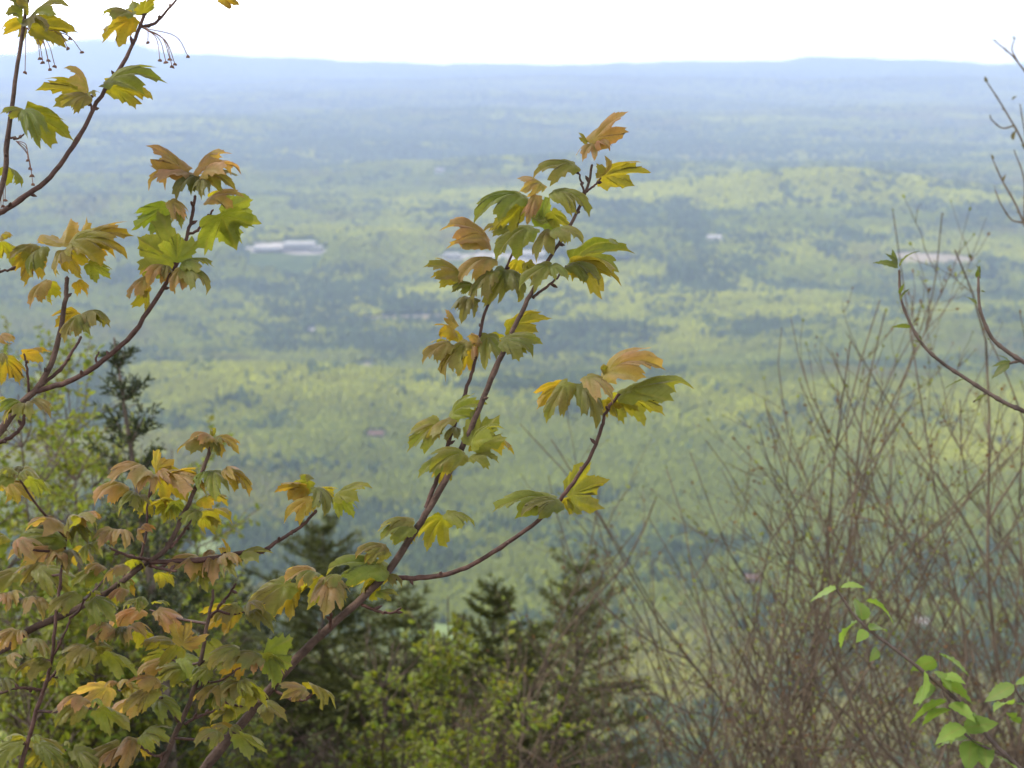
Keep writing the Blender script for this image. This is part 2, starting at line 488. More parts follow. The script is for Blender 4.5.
building(672, 140, 5, 60, 10, 'tiny white building farthest out, right of the top maple leaf', False, roof=M_roof_w, name='factory_hall', cat='building')
building(366, 370, 13, 12, 5, 'grey-roofed pale barn in a small clearing below the long dry field', wall=M_wall_t, roof=M_roof_g, name='barn', cat='barn')
building(376, 438, 15, 9, 4, 'long brown-roofed house among trees left of the middle maple', wall=M_wall_t, roof=M_roof_r)
building(921, 628, 11, 9, 5, 'small white house seen through the bare twigs at the right', roof=M_roof_w)
building(752, 582, 14, 9, 4, 'brown-roofed tan house seen low through the bare twigs', wall=M_wall_t, roof=M_roof_r)
building(312, 334, 6, 12, 5, 'tiny grey-roofed house left of the long dry field', wall=M_wall_t)

# ------------------------------------------------------------------ the far forest: one mass of many crowns
def build_forest():
    rng = np.random.default_rng(5)
    P = []; SC = []; TI = []; ID = []
    d0 = 760.0
    HALF = R(25)
    while d0 < 25500:
        d1 = d0 * 1.12
        dm = (d0 + d1) / 2
        s = 5.6 if dm < 2500 else (5.6 * dm / 2500 if dm < 8000 else 17.9 * (dm / 8000) ** 1.15)
        sr = s * (1.0 if dm < 2500 else 1.0 + 0.9 * min(1, (dm - 2500) / 5000))
        na = int(2 * HALF * dm / s); nr = max(1, int((d1 - d0) / sr))
        A, Q = np.meshgrid(np.arange(na), np.arange(nr))
        a = -HALF + (A + rng.uniform(0, 1, A.shape)) / na * 2 * HALF
        q = d0 + (Q + rng.uniform(0, 1, A.shape)) / nr * (d1 - d0)
        x = (np.sin(a) * q).ravel(); y = (np.cos(a) * q).ravel()
        keep = np.ones(len(x), bool)
        for cx, cy, hx, hy in CLEAR:
            keep &= (np.abs((x - cx) / hx) ** 3 + np.abs((y - cy) / hy) ** 3) > 1
        x = x[keep]; y = y[keep]; n = len(x)
        z = terrain(x, y)
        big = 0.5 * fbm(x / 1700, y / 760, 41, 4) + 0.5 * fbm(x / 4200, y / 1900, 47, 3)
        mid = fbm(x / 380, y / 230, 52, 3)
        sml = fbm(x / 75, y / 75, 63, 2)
        con_shade = 0.40 * big + 0.29 * mid + 0.31 * sml + rng.normal(0, 0.048, n)  # species bands; the dark conifers also stand in for painted cloud shadow
        con_shade = con_shade + 0.05 * gauss(x, y, 420, 1500, 330, 500) - 0.15 * gauss(x, y, -110, 1620, 230, 170) - 0.12 * gauss(x, y, -480, 2150, 330, 110) - 0.14 * gauss(x, y, 330, 2560, 430, 70) - 0.2 * gauss(x, y, -80, 3010, 190, 60) - 0.10 * gauss(x, y, 420, 1200, 160, 90) - 0.12 * gauss(x, y, 900, 6900, 1600, 500)
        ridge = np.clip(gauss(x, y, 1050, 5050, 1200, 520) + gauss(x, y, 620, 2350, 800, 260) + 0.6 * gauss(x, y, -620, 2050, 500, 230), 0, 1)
        con_shade = con_shade + 0.03 * ridge
        conifer_shade = con_shade < 0.455
        # broadleaf palette from fresh yellow to grey-green, yellow bands partly painted sunlight
        ye_sun = np.clip((fbm(x / 900 + 7, y / 380, 77, 4) - 0.42) / 0.28 + rng.normal(0, 0.2, n) + 0.3 * ridge, 0, 1)[:, None]
        bro = np.clip((fbm(x / 420 - 3, y / 380, 91, 3) - 0.55) / 0.2 + rng.normal(0, 0.25, n) + 1.3 * (1 - sstep(1050, 1650, np.hypot(x, y))), 0, 1)[:, None]
        cg = np.array([0.138, 0.162, 0.020]); cy_ = np.array([0.265, 0.275, 0.028]); cb = np.array([0.125, 0.110, 0.050])
        col = cg * (1 - ye_sun) + cy_ * ye_sun
        col = col * (1 - 0.72 * bro) + cb * 0.72 * bro
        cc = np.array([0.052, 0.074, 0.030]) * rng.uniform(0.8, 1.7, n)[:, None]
        col = np.where(conifer_shade[:, None], cc, col) * (np.exp(rng.normal(0, 0.11, n)) * (0.72 + 0.56 * fbm(x / 60, y / 45, 99, 2)))[:, None]
        r = s * rng.uniform(0.45, 0.82, n)
        hz = np.where(conifer_shade, rng.uniform(5.0, 8.0, n), rng.uniform(4.2, 6.6, n)) * (1 if dm < 6000 else (dm / 6000) ** 0.35)
        hz *= 0.55 + 0.45 * np.clip(r / 3.6, 0.6, 1.4)
        rc = np.where(conifer_shade, r * 0.88, r)
        zc = z + np.where(conifer_shade, hz * 0.95, hz * 0.85)
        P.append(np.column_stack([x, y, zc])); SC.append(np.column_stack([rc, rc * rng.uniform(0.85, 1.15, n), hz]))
        TI.append(col); ID.append(np.where(conifer_shade, np.where(rng.uniform(0, 1, n) < 0.10, 4 + rng.integers(0, 2, n), rng.integers(0, 4, n)), rng.integers(0, 4, n)))
        d0 = d1
    P = np.vstack(P); SC = np.vstack(SC); TI = np.vstack(TI); ID = np.concatenate(ID)
    N = len(P)
    print('forest crowns', N)
    me = bpy.data.meshes.new('forest')
    me.vertices.add(N); me.vertices.foreach_set('co', P.astype(np.float32).ravel())
    a = me.attributes.new('crown_scale', 'FLOAT_VECTOR', 'POINT'); a.data.foreach_set('vector', SC.astype(np.float32).ravel())
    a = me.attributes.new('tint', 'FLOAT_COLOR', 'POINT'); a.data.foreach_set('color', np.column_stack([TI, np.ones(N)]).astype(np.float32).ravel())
    a = me.attributes.new('kind_index', 'INT', 'POINT'); a.data.foreach_set('value', ID.astype(np.int32))
    a = me.attributes.new('turn', 'FLOAT', 'POINT'); a.data.foreach_set('value', rng.uniform(0, 6.28, N).astype(np.float32))
    m, t, o = new_mat('forest_crown')
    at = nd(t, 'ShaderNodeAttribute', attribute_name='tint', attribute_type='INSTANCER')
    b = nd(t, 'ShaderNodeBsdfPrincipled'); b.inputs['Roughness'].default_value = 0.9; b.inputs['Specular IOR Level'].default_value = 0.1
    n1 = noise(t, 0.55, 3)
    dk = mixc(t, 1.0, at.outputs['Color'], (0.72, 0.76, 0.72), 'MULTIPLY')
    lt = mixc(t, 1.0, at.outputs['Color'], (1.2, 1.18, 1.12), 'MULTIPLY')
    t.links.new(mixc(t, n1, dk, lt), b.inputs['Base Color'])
    bp = nd(t, 'ShaderNodeBump'); bp.inputs['Strength'].default_value = 0.5; bp.inputs['Distance'].default_value = 0.5
    t.links.new(noise(t, 0.9, 3), bp.inputs['Height']); t.links.new(bp.outputs[0], b.inputs['Normal'])
    t.links.new(b.outputs[0], o.inputs[0])
    g = bpy.data.node_groups.new('forest_crowns', 'GeometryNodeTree')
    g.interface.new_socket('Geometry', in_out='INPUT', socket_type='NodeSocketGeometry')
    g.interface.new_socket('Geometry', in_out='OUTPUT', socket_type='NodeSocketGeometry')
    N_ = g.nodes.new; L = g.links.new
    gi = N_('NodeGroupInput'); go = N_('NodeGroupOutput')
    tops = N_('GeometryNodeGeometryToInstance')
    for k in range(6):
        if k < 4:
            s = N_('GeometryNodeMeshIcoSphere'); s.inputs['Subdivisions'].default_value = 3; s.inputs['Radius'].default_value = 1
            amp, fr = 0.75, 1.5
        else:
            s = N_('GeometryNodeMeshCone'); s.inputs['Vertices'].default_value = 9; s.inputs['Side Segments'].default_value = 5
            s.inputs['Radius Top'].default_value = 0.06; s.inputs['Radius Bottom'].default_value = 1; s.inputs['Depth'].default_value = 2
            amp, fr = 0.5, 2.4
        sp = N_('GeometryNodeSetPosition')
        nz = N_('ShaderNodeTexNoise'); nz.inputs['Scale'].default_value = fr; nz.inputs['Detail'].default_value = 3
        pos = N_('GeometryNodeInputPosition'); off = N_('ShaderNodeVectorMath'); off.operation = 'ADD'; off.inputs[1].default_value = (k * 7.3, k * 3.1, k * 5.7)
        L(pos.outputs[0], off.inputs[0]); L(off.outputs[0], nz.inputs['Vector'])
        sub = N_('ShaderNodeVectorMath'); sub.operation = 'SUBTRACT'; sub.inputs[1].default_value = (0.5, 0.5, 0.5)
        L(nz.outputs['Color'], sub.inputs[0])
        scl = N_('ShaderNodeVectorMath'); scl.operation = 'SCALE'; scl.inputs['Scale'].default_value = amp * 1.6
        L(sub.outputs[0], scl.inputs[0])
        L(s.outputs['Mesh'], sp.inputs['Geometry']); L(scl.outputs[0], sp.inputs['Offset'])
        sm = N_('GeometryNodeSetMaterial'); sm.inputs['Material'].default_value = m
        L(sp.outputs[0], sm.inputs['Geometry'])
        last = sm
        tr = N_('GeometryNodeGeometryToInstance'); L(last.outputs[0], tr.inputs[0])
        if k == 0: inst = []
        inst.append(tr)
    jn = N_('GeometryNodeJoinGeometry')
    for tr in reversed(inst): L(tr.outputs[0], jn.inputs[0])
    iop = N_('GeometryNodeInstanceOnPoints')
    L(gi.outputs[0], iop.inputs['Points']); L(jn.outputs[0], iop.inputs['Instance'])
    iop.inputs['Pick Instance'].default_value = True
    def attr(nm, ty):
        q = N_('GeometryNodeInputNamedAttribute'); q.data_type = ty; q.inputs['Name'].default_value = nm
        return q.outputs['Attribute']
    L(attr('kind_index', 'INT'), iop.inputs['Instance Index'])
    L(attr('crown_scale', 'FLOAT_VECTOR'), iop.inputs['Scale'])
    cx = N_('ShaderNodeCombineXYZ'); L(attr('turn', 'FLOAT'), cx.inputs['Z'])
    L(cx.outputs[0], iop.inputs['Rotation'])
    L(iop.outputs[0], go.inputs[0])
    me.materials.append(m)
    ob = bpy.data.objects.new('forest', me); COL.objects.link(ob)
    md = ob.modifiers.new('crowns', 'NODES'); md.node_group = g
    tagk(ob, 'stuff')
    ob['label'] = 'hazy spring forest of yellow-green and dark crowns filling the whole valley'
    ob['category'] = 'forest'
build_forest()

# ------------------------------------------------------------------ the air
def build_haze():
    mb = MB(); mb.box(-27000, 27000, -27000, 27000, Z_MIN - 1.0, max(Z_MAX, 12) + 110)
    m, t, o = new_mat('haze')
    v = nd(t, 'ShaderNodeVolumePrincipled')
    v.inputs['Color'].default_value = (0.55, 0.68, 1.0, 1)
    v.inputs['Density'].default_value = 1.08e-4
    v.inputs['Anisotropy'].default_value = 0.45
    t.links.new(v.outputs[0], o.inputs['Volume'])
    ob = mb.build('haze', m, smooth=False)
    tagk(ob, 'stuff')
    ob['label'] = 'pale blue summer haze lying over the valley'
    ob['category'] = 'haze'
build_haze()

# ================================================================== the maple saplings in front
def catmull(P, n=5):
    P = np.asarray(P, float)
    if len(P) < 3:
        return np.array([P[0] + (P[-1] - P[0]) * t for t in np.linspace(0, 1, n + 1)])
    Q = np.vstack([2 * P[0] - P[1], P, 2 * P[-1] - P[-2]])
    o = []
    for i in range(1, len(Q) - 2):
        for t in np.arange(n) / n:
            a, b, c, d = Q[i - 1], Q[i], Q[i + 1], Q[i + 2]
            o.append(0.5 * (2 * b + (c - a) * t + (2 * a - 5 * b + 4 * c - d) * t * t + (3 * b - a - 3 * c + d) * t ** 3))
    o.append(P[-1])
    return np.array(o)

HALF_LEAF = [(0, 1), (.045, .88), (.10, .84), (.10, .76), (.165, .745), (.155, .64), (.175, .575), (.235, .64), (.31, .735), (.335, .675), (.45, .74),
             (.425, .61), (.475, .55), (.41, .46), (.43, .36), (.345, .265), (.375, .185), (.31, .09), (.26, -.01), (.17, -.04), (.07, -.025), (0, 0)]

def leaf_geometry(rng, kx, ky, width=1.0, curl=0.0, simple=False):
    """one maple blade of unit length: flat outline, pleated between the veins, folded along the midrib, drooping to its tip"""
    half = np.array(HALF_LEAF, float)
    def side(sg):
        h = half.copy()
        j = rng.normal(0, 0.022, h.shape); j[0] = j[-1] = 0
        h = h + j
        lob = 1 + rng.normal(0, 0.07)
        h[7:13] *= np.array([lob, 1.0 + 0.5 * (lob - 1)])
        h[:, 0] *= sg
        return h
    rt = side(1.0); lf = side(-1.0)[::-1]
    poly = np.vstack([rt[:-1], lf[:-1]])
    pts = []
    for k in range(len(poly)):
        a = poly[k]; b = poly[(k + 1) % len(poly)]
        m_ = (a + b) / 2; o_ = m_ - np.array([0, .12]); o_ = o_ / (np.linalg.norm(o_) + 1e-9)
        pts += [a, m_ + o_ * rng.normal(-0.006, 0.013)]
    pts = np.array(pts); n = len(pts)
    c0 = np.array([0, .12])
    rings = (0.22, 0.42, 0.62, 0.81, 1.0)
    V = [c0[None]]
    for r in rings: V.append(c0 + (pts - c0) * r)
    V = np.vstack(V)
    x, y = V[:, 0] * width, V[:, 1]
    ang = np.degrees(np.arctan2(np.abs(V[:, 0]), V[:, 1] + 0.02))
    va = np.min(np.abs(ang[:, None] - np.array([0, 32, 66])[None]), axis=1) / 17.0
    rr = np.hypot(V[:, 0], V[:, 1])
    z = 0.115 * np.sin(np.clip(va, 0, 1) * math.pi / 2) * np.clip(rr * 1.6, 0, 1)
    z = z + 0.03 * np.sin(x * 11 + rng.uniform(0, 6)) * np.sin(y * 9 + rng.uniform(0, 6)) * rr
    z = z - curl * np.clip(rr - 0.55, 0, 1) ** 2
    z = z + 0.05 * (vnoise(x * 7 + rng.uniform(0, 99), y * 7, 4) - 0.5) * np.clip(rr * 2, 0, 1)
    tw = rng.normal(0, 0.45)
    kl = kx * rng.uniform(0.8, 1.2, 2)
    kk = np.where(x < 0, kl[0], kl[1]) + 1e-3
    X = np.sin(kk * np.abs(x)) / kk * np.sign(x)
    Z = z * np.cos(kk * x) - (1 - np.cos(kk * x)) / kk
    ky = ky + 1e-3
    ta = tw * y; X, Z = X * np.cos(ta) - Z * np.sin(ta), X * np.sin(ta) + Z * np.cos(ta)
    Rr = 1 / ky
    Y2 = (Rr + Z) * np.sin(ky * y); Z2 = (Rr + Z) * np.cos(ky * y) - Rr
    tip = 1   # first outline vertex of the last ring is the tip
    it = 1 + (len(rings) - 1) * n
    ty, tz = Y2[it], Z2[it]
    L = math.hypot(ty, tz); ca, sa = ty / L, tz / L
    Y3 = (ca * Y2 + sa * Z2) / L; Z3 = (-sa * Y2 + ca * Z2) / L
    X = X - X[it] * np.clip(y, 0, 1)
    verts = np.column_stack([X / L, Y3, Z3])
    tri = [(0, 1 + k, 1 + (k + 1) % n) for k in range(n)]
    quad = []
    for r in range(len(rings) - 1):
        o = 1 + r * n
        quad += [(o + k, o + n + k, o + n + (k + 1) % n, o + (k + 1) % n) for k in range(n)]
    # the petiole joint sits at (0,0): shift so that it is the origin
    return verts, np.array(tri)[:, ::-1], np.array(quad)[:, ::-1], va, rr

TINTS = {'g': (0.125, 0.170, 0.034), 'l': (0.18, 0.22, 0.036), 'y': (0.23, 0.215, 0.022), 'o': (0.27, 0.215, 0.028),
         'p': (0.29, 0.205, 0.09), 'b': (0.165, 0.180, 0.042), 'd': (0.075, 0.095, 0.030)}
EDGE = {'g': (0.20, 0.165, 0.060), 'l': (0.20, 0.205, 0.05), 'y': (0.25, 0.19, 0.034), 'o': (0.32, 0.175, 0.04),
        'p': (0.42, 0.215, 0.15), 'b': (0.25, 0.165, 0.075), 'd': (0.13, 0.105, 0.045)}

def maple(label, group, D, L0, branches, leaves, seed, extra=(), category='sapling'):
    """branches: (kind, r0 px, r1 px, depth offset start, end, [px, py, ...], to the ground?)
       leaves: text lines 'bx by tx ty kind tint size' in pixels of the blocks given with (ox, oy, scale)"""
    rng = np.random.default_rng(seed)
    lines = []
    built = []
    root_pt = None
    for (kind, r0, r1, d0, d1, pp, ground) in branches:
        P = np.array(pp, float).reshape(-1, 2)
        m = len(P)
        seg = np.concatenate([[0], np.cumsum(np.hypot(*np.diff(P, axis=0).T))]); tt = seg / seg[-1]
        C = catmull(np.column_stack([P, D + d0 + (d1 - d0) * tt]), 6)
        C[1:-1, :2] += rng.normal(0, 0.35, (len(C) - 2, 2))
        W3 = np.array([unproj(*c) for c in C])
        t = np.linspace(0, 1, len(C))
        rad = (r0 + (r1 - r0) * t ** 0.9) * D / F_PX
        # slight swellings at the leaf nodes
        rad = rad * (1 + 0.22 * np.exp(-((np.arange(len(C)) % 12 - 6) / 1.0) ** 2) * rng.uniform(0.2, 1, len(C)))
        lines.append((C, W3))
        if ground:
            v = W3[0] - W3[1]; v /= np.linalg.norm(v)
            q = W3[0].copy(); ext = []
            while q[2] > float(terrain(q[0], q[1])) - 0.08 and len(ext) < 60:
                v = v + np.array([0, 0.0, -0.09]); v /= np.linalg.norm(v)
                q = q + v * 0.11
                ext.append(q.copy())
            ext = np.array(ext[::-1]) if ext else np.zeros((0, 3))
            g0 = np.linspace(1.5, 1.0, len(ext)) * rad[0]
            W3 = np.vstack([ext, W3]); rad = np.concatenate([g0, rad])
            if root_pt is None: root_pt = W3[0].copy(); root_pt[2] = float(terrain(root_pt[0], root_pt[1]))
        built.append((kind, W3, rad))
    if root_pt is None: root_pt = built[0][1][0]
    T = thing('maple_sapling', label, category, root_pt, group)
    for kind, W3, rad in built:
        mb = MB()
        mb.tube(W3, rad, 8)
        # leaf scars, buds and short spurs
        for k in range(4, len(W3) - 1, 5):
            if rng.uniform() < 0.6 and rad[k] * F_PX / D < 5 and abs(W3[k][2] - EYE[2]) < 1.0:
                dr = rng.normal(0, 1, 3); tg = W3[k + 1] - W3[k]; tg /= np.linalg.norm(tg)
                dr -= (dr @ tg) * tg; dr /= np.linalg.norm(dr); dr = dr + tg * rng.uniform(0.2, 0.9)
                ln = rng.uniform(3.5, 8.0) * D / F_PX
                mb.tube(np.array([W3[k], W3[k] + dr * ln * 0.6, W3[k] + dr * ln]), np.array([1.6, 1.9, 0.5]) * D / F_PX, 5)
        mb.build(kind, M_bark_old if kind == 'stem' and rad[0] * F_PX / D > 4.2 else M_bark_red, T)
    # ---- leaves
    allC = np.vstack([c for c, _ in lines])
    xtxt = ''
    for (ex, ey, n_) in extra:                        # a short side twig with its tuft of leaves
        dist = np.hypot(allC[:, 0] - ex, allC[:, 1] - ey) + np.where(allC[:, 1] < ey - 4, 40, 0)
        k = int(np.argmin(dist)); a_ = allC[k]
        dz = rng.uniform(-0.12, 0.12)
        C = catmull(np.array([a_, [(a_[0] * .45 + ex * .55) + rng.normal(0, 3), a_[1] * .4 + ey * .6 + 3, a_[2] + dz * .6], [ex, ey, a_[2] + dz]]), 6)
        W3 = np.array([unproj(*c) for c in C])
        mb = MB(); mb.tube(W3, np.linspace(1.6, 0.9, len(C)) * D / F_PX, 6); mb.build('twig', M_bark_red, T)
        allC = np.vstack([allC, C])
        for q in range(n_):
            a1 = (q + rng.uniform(0.2, 0.8)) / n_ * math.pi * 1.5 - math.pi * 0.25
            bx_, by_ = ex + 8 * math.cos(a1), ey - 6 * math.sin(a1) - 3
            l_ = rng.uniform(20, 40)
            tx_, ty_ = bx_ + l_ * math.cos(a1), by_ + l_ * (0.55 + 0.35 * rng.uniform()) * (1 if math.sin(a1) < 0.75 else 0.3)
            xtxt += f"{bx_:.1f} {by_:.1f} {tx_:.1f} {ty_:.1f} {rng.choice(['d', 'd', 'd', 'u'])} {rng.choice(list('pbbgglyo'))} {rng.uniform(0.8, 1.1):.2f}\n"
    leaves = list(leaves) + [(0, 0, 1.0, xtxt)]
    for (ox, oy, sc, txt) in leaves:
        for ln in txt.strip().splitlines():
            f = ln.split()
            if len(f) < 6: continue
            bx, by, tx, ty = (float(f[0]) / sc + ox, float(f[1]) / sc + oy, float(f[2]) / sc + ox, float(f[3]) / sc + oy)
            kind, tint = f[4], f[5]
            size = float(f[6]) if len(f) > 6 else 1.0
            k = int(np.argmin(np.hypot(allC[:, 0] - bx, allC[:, 1] - by)))
            nx, ny, nd_ = allC[k]
            off = rng.uniform(-0.022, 0.022)
            if kind == 'u': off = abs(off)
            if kind in ('d', 'n'): off = -abs(off)
            bd = nd_ + off
            node = unproj(nx, ny, nd_)
            base = unproj(bx, by, bd)
            px = bd / F_PX
            c2 = np.array([tx - bx, -(ty - by)])
            ch = np.hypot(*c2)
            full = L0 * size * rng.uniform(0.92, 1.08)
            want = max(ch * 1.02, full * (0.80 if kind != 'f' else 0.95))
            dw = math.sqrt(max(0, min(want ** 2 - ch ** 2, (1.15 * ch) ** 2)))
            dw *= {'d': 1, 'n': 0.6, 'u': -0.7, 'f': rng.choice([-1, 1])}[kind]
            c = c2[0] * CR + c2[1] * CU - dw * CF
            clen = np.linalg.norm(c); c = c / clen
            w = -CF
            n0 = {'d': CU * 0.85 + w * 0.6, 'n': CU * 0.5 + w * 0.8, 'u': CU * 0.62 - w * 0.75, 'f': -w * 0.95 + CU * 0.15}[kind] + CR * rng.normal(0, 0.28)
            n = n0 - (n0 @ c) * c; n /= np.linalg.norm(n)
            X = np.cross(c, n)
            kx, ky, wd = {'d': (rng.uniform(2.4, 5.0), rng.uniform(0.9, 2.0), 0.74), 'n': (rng.uniform(4.5, 5.5), rng.uniform(0.4, 0.9), 0.95),
                          'u': (rng.uniform(1.6, 3.2), rng.uniform(0.5, 1.4), 0.86), 'f': (rng.uniform(0.3, 0.9), rng.uniform(0.2, 0.6), 1.1)}[kind]
            wd *= np.clip(full / max(ch, 18), 0.8, 1.5) ** 0.6
            v, tri, quad, va, rr = leaf_geometry(rng, kx, ky, wd * rng.uniform(0.9, 1.08), curl=rng.uniform(0.0, 0.35) if kind != 'f' else 0.05)
            Lm = clen * px
            V = base + Lm * (v[:, 0:1] * X + v[:, 1:2] * c + v[:, 2:3] * n)
            a = 0.68 * np.array(TINTS[tint]) + 0.32 * np.array([0.205, 0.195, 0.046]); e = np.array(EDGE[tint])
            jit = rng.uniform(0.9, 1.22) * (1 + rng.normal(0, 0.04, 3))
            # greener along the veins, bronzed between them and towards the margin, one half of the blade more than the other
            blot = vnoise(v[:, 0] * 3.1 + seed * 7 + k, v[:, 1] * 3.1 + bx, 5)
            g = np.clip(0.55 * rr ** 1.3 + 0.35 * np.clip(va, 0, 1) + 0.9 * (blot - 0.5), 0, 1)[:, None]
            col = (a * (1 - 0.85 * g) + e * 0.85 * g) * jit
            mb = MB()
            mb.add(V, tri, 0, tint=col, vein=np.column_stack([va, rr, va]))
            mb.f[4].append(quad); mb.mi[4].append(np.zeros(len(quad), int))
            leaf = mb.build('leaf', M_maple, T)
            # petiole, bowed a little upward
            dist = np.linalg.norm(base - node)
            mid = (node + base) / 2 + CU * 0.12 * dist + w * rng.uniform(-0.002, 0.002)
            into = base + Lm * 0.10 * c
            cv = catmull(np.array([node, mid, base, into]), 4)
            pm = MB(); pm.tube(cv, np.linspace(0.95, 0.55, len(cv)) * D / F_PX, 5)
            p = pm.build('petiole', M_petiole, T)
            p.parent = leaf; p.matrix_parent_inverse = Matrix.Translation(-Vector(T.location))
    return T

def seed_cluster(T, D, blocks, seed):
    """hanging stalks with small winged seeds under the twigs"""
    rng = np.random.default_rng(seed)
    for (nx, ny, tips) in blocks:
        mb = MB()
        for (tx, ty) in tips:
            d = D + rng.uniform(-0.03, 0.03)
            a = unproj(nx, ny, D); b = unproj(tx, ty, d)
            mid = (a + b) / 2 + CU * 6 * D / F_PX + CR * (b - a)[0] * 0.22
            cv = catmull(np.array([a, mid, b]), 6)
            mb.tube(cv, 0.5 * D / F_PX, 4)
            for s_ in (-1, 1):
                o = 2.6 * D / F_PX
                dr = CR * s_ * rng.uniform(0.5, 1) - CU * rng.uniform(0.3, 0.9) - CF * rng.uniform(-0.5, 0.5)
                mb.tube(np.array([b, b + dr * o * 0.5, b + dr * o]), np.array([1.5, 1.35, 0.35]) * D / F_PX, 5)
        mb.build('seed_cluster', M_seed, T)

GM = 'young maple saplings with drooping spring leaves'
# ---- the middle sapling
maple('tall maple sapling leaning across the middle, bronze and olive drooping leaves up its single stem', GM, 2.0, 48, [
    ('stem', 5.2, 1.2, 0, 0, [196, 782, 215, 755, 262, 700, 300, 655, 340, 618, 385, 575, 412, 535, 440, 490, 470, 430, 495, 370, 513, 330, 528, 300, 545, 266, 566, 232, 586, 192, 592, 165], True),
    ('branch', 2.7, 1.5, 0, -0.05, [392, 577, 420, 578, 460, 570, 500, 548, 545, 515, 566, 492, 588, 460, 601, 430, 606, 412, 620, 393], False),
    ('branch', 2.4, 1.2, 0, 0.06, [426, 508, 440, 470, 456, 420, 466, 390, 474, 365, 483, 320, 492, 296, 502, 276, 514, 250], False),
    ('twig', 1.6, 0.9, 0, 0.03, [533, 298, 545, 288, 557, 278, 566, 266], False),
    ('twig', 1.4, 0.8, 0, 0, [585, 192, 594, 186, 601, 178], False),
    ('twig', 1.3, 0.8, 0, 0, [584, 196, 581, 180, 576, 166], False),
    ('twig', 1.8, 1.0, 0, -0.04, [362, 605, 378, 611, 392, 613, 401, 608], False),
    ('twig', 2.0, 1.2, 0, -0.03, [330, 630, 331, 615, 328, 606], False),
    ('twig', 1.8, 1.0, 0, -0.03, [275, 690, 290, 699, 305, 700, 312, 694], False),
], [
    (380, 90, 3.2, """
672 172 795 72 n p 0.95
664 168 634 138 n b 0.4
682 172 645 240 d p 0.75
690 175 732 205 d p 0.6
700 282 870 262 u y 1.05
702 280 715 215 d b 0.6
627 240 488 292 d b 1.0
520 300 438 338 d p 0.8
552 325 668 412 d g 1.05
545 390 610 452 u l 0.8
500 335 470 432 n p 0.75
472 345 300 435 d g 1.1
468 352 355 452 u y 0.8
352 490 190 455 d p 0.95
350 498 212 512 d p 0.7
430 442 325 462 d b 0.8
492 440 370 560 d g 1.0
545 448 500 560 d b 1.05
552 446 648 498 d g 0.9
515 440 548 328 f l 0.75
500 420 520 372 f l 0.5
362 540 252 625 d p 0.9
262 600 138 570 d b 0.85
255 606 160 600 u y 0.7
362 578 298 695 d b 0.85
402 575 330 700 d g 1.0
408 575 440 680 d g 0.85
442 545 425 612 u y 0.7
470 550 500 620 d y 0.6
548 560 443 645 d g 0.95
552 558 602 615 d g 0.75
605 556 775 628 u y 1.05
605 552 820 522 u g 1.0
600 560 700 630 d g 0.7
302 630 228 650 d g 0.6
312 668 240 706 d b 0.7
"""), (380, 290, 3.2, """
285 25 262 112 d g 0.9
250 150 172 115 d o 0.75
245 120 208 62 n p 0.6
256 140 215 165 u o 0.6
226 170 138 240 d b 0.85
228 172 165 190 u y 0.8
282 165 212 302 d b 1.05
290 175 250 285 u o 0.8
345 140 338 258 d g 1.0
352 140 392 200 u y 0.7
386 160 522 175 d g 1.05
390 165 490 222 d g 0.9
402 122 552 90 u y 1.0
320 180 288 150 d p 0.6
300 180 300 230 n p 0.5
222 410 345 366 d l 0.95
192 418 85 522 d b 1.05
232 412 152 495 d b 0.9
245 440 215 490 d g 0.6
290 500 385 398 f l 0.9
292 498 400 445 d l 0.85
345 470 430 530 u o 0.9
285 536 382 555 d l 0.8
230 522 122 602 d l 1.0
272 526 160 585 d g 0.9
205 562 188 628 u y 0.8
300 490 310 530 u y 0.5
600 292 532 428 d b 1.1
590 300 500 385 u o 0.9
640 300 690 445 d d 1.05
662 275 742 365 d p 1.0
712 280 912 258 d p 1.1
720 270 720 240 d b 0.5
770 335 1002 318 d l 1.2
775 340 915 405 u y 1.15
735 345 832 390 u y 0.9
720 350 760 410 u y 0.6
600 660 742 610 f y 1.15
566 668 355 712 d l 1.2
580 678 452 722 d g 1.1
585 668 612 735 u y 0.8
"""), (220, 460, 3.838, """
742 232 605 275 d b 0.85
748 262 612 312 d l 0.95
742 275 655 332 u y 0.8
862 212 792 356 u y 1.0
866 204 980 258 d l 0.85
640 332 520 385 d b 0.85
645 345 560 392 d l 0.8
640 420 412 440 d g 1.15
635 435 480 505 u y 1.0
455 440 400 505 d b 0.7
424 452 412 598 d p 1.25
430 455 492 540 d b 0.9
368 430 252 470 d p 0.85
372 432 300 485 d g 0.8
272 470 108 608 d b 1.2
278 475 185 630 u o 1.1
385 440 325 585 u y 1.15
640 440 700 490 d b 0.6
600 470 530 545 u y 0.8
600 510 690 520 d g 0.5
"""), (200, 568, 3.84, """
410 470 310 502 d p 0.8
412 440 520 548 u y 0.95
400 480 372 505 d b 0.6
""")], 11)

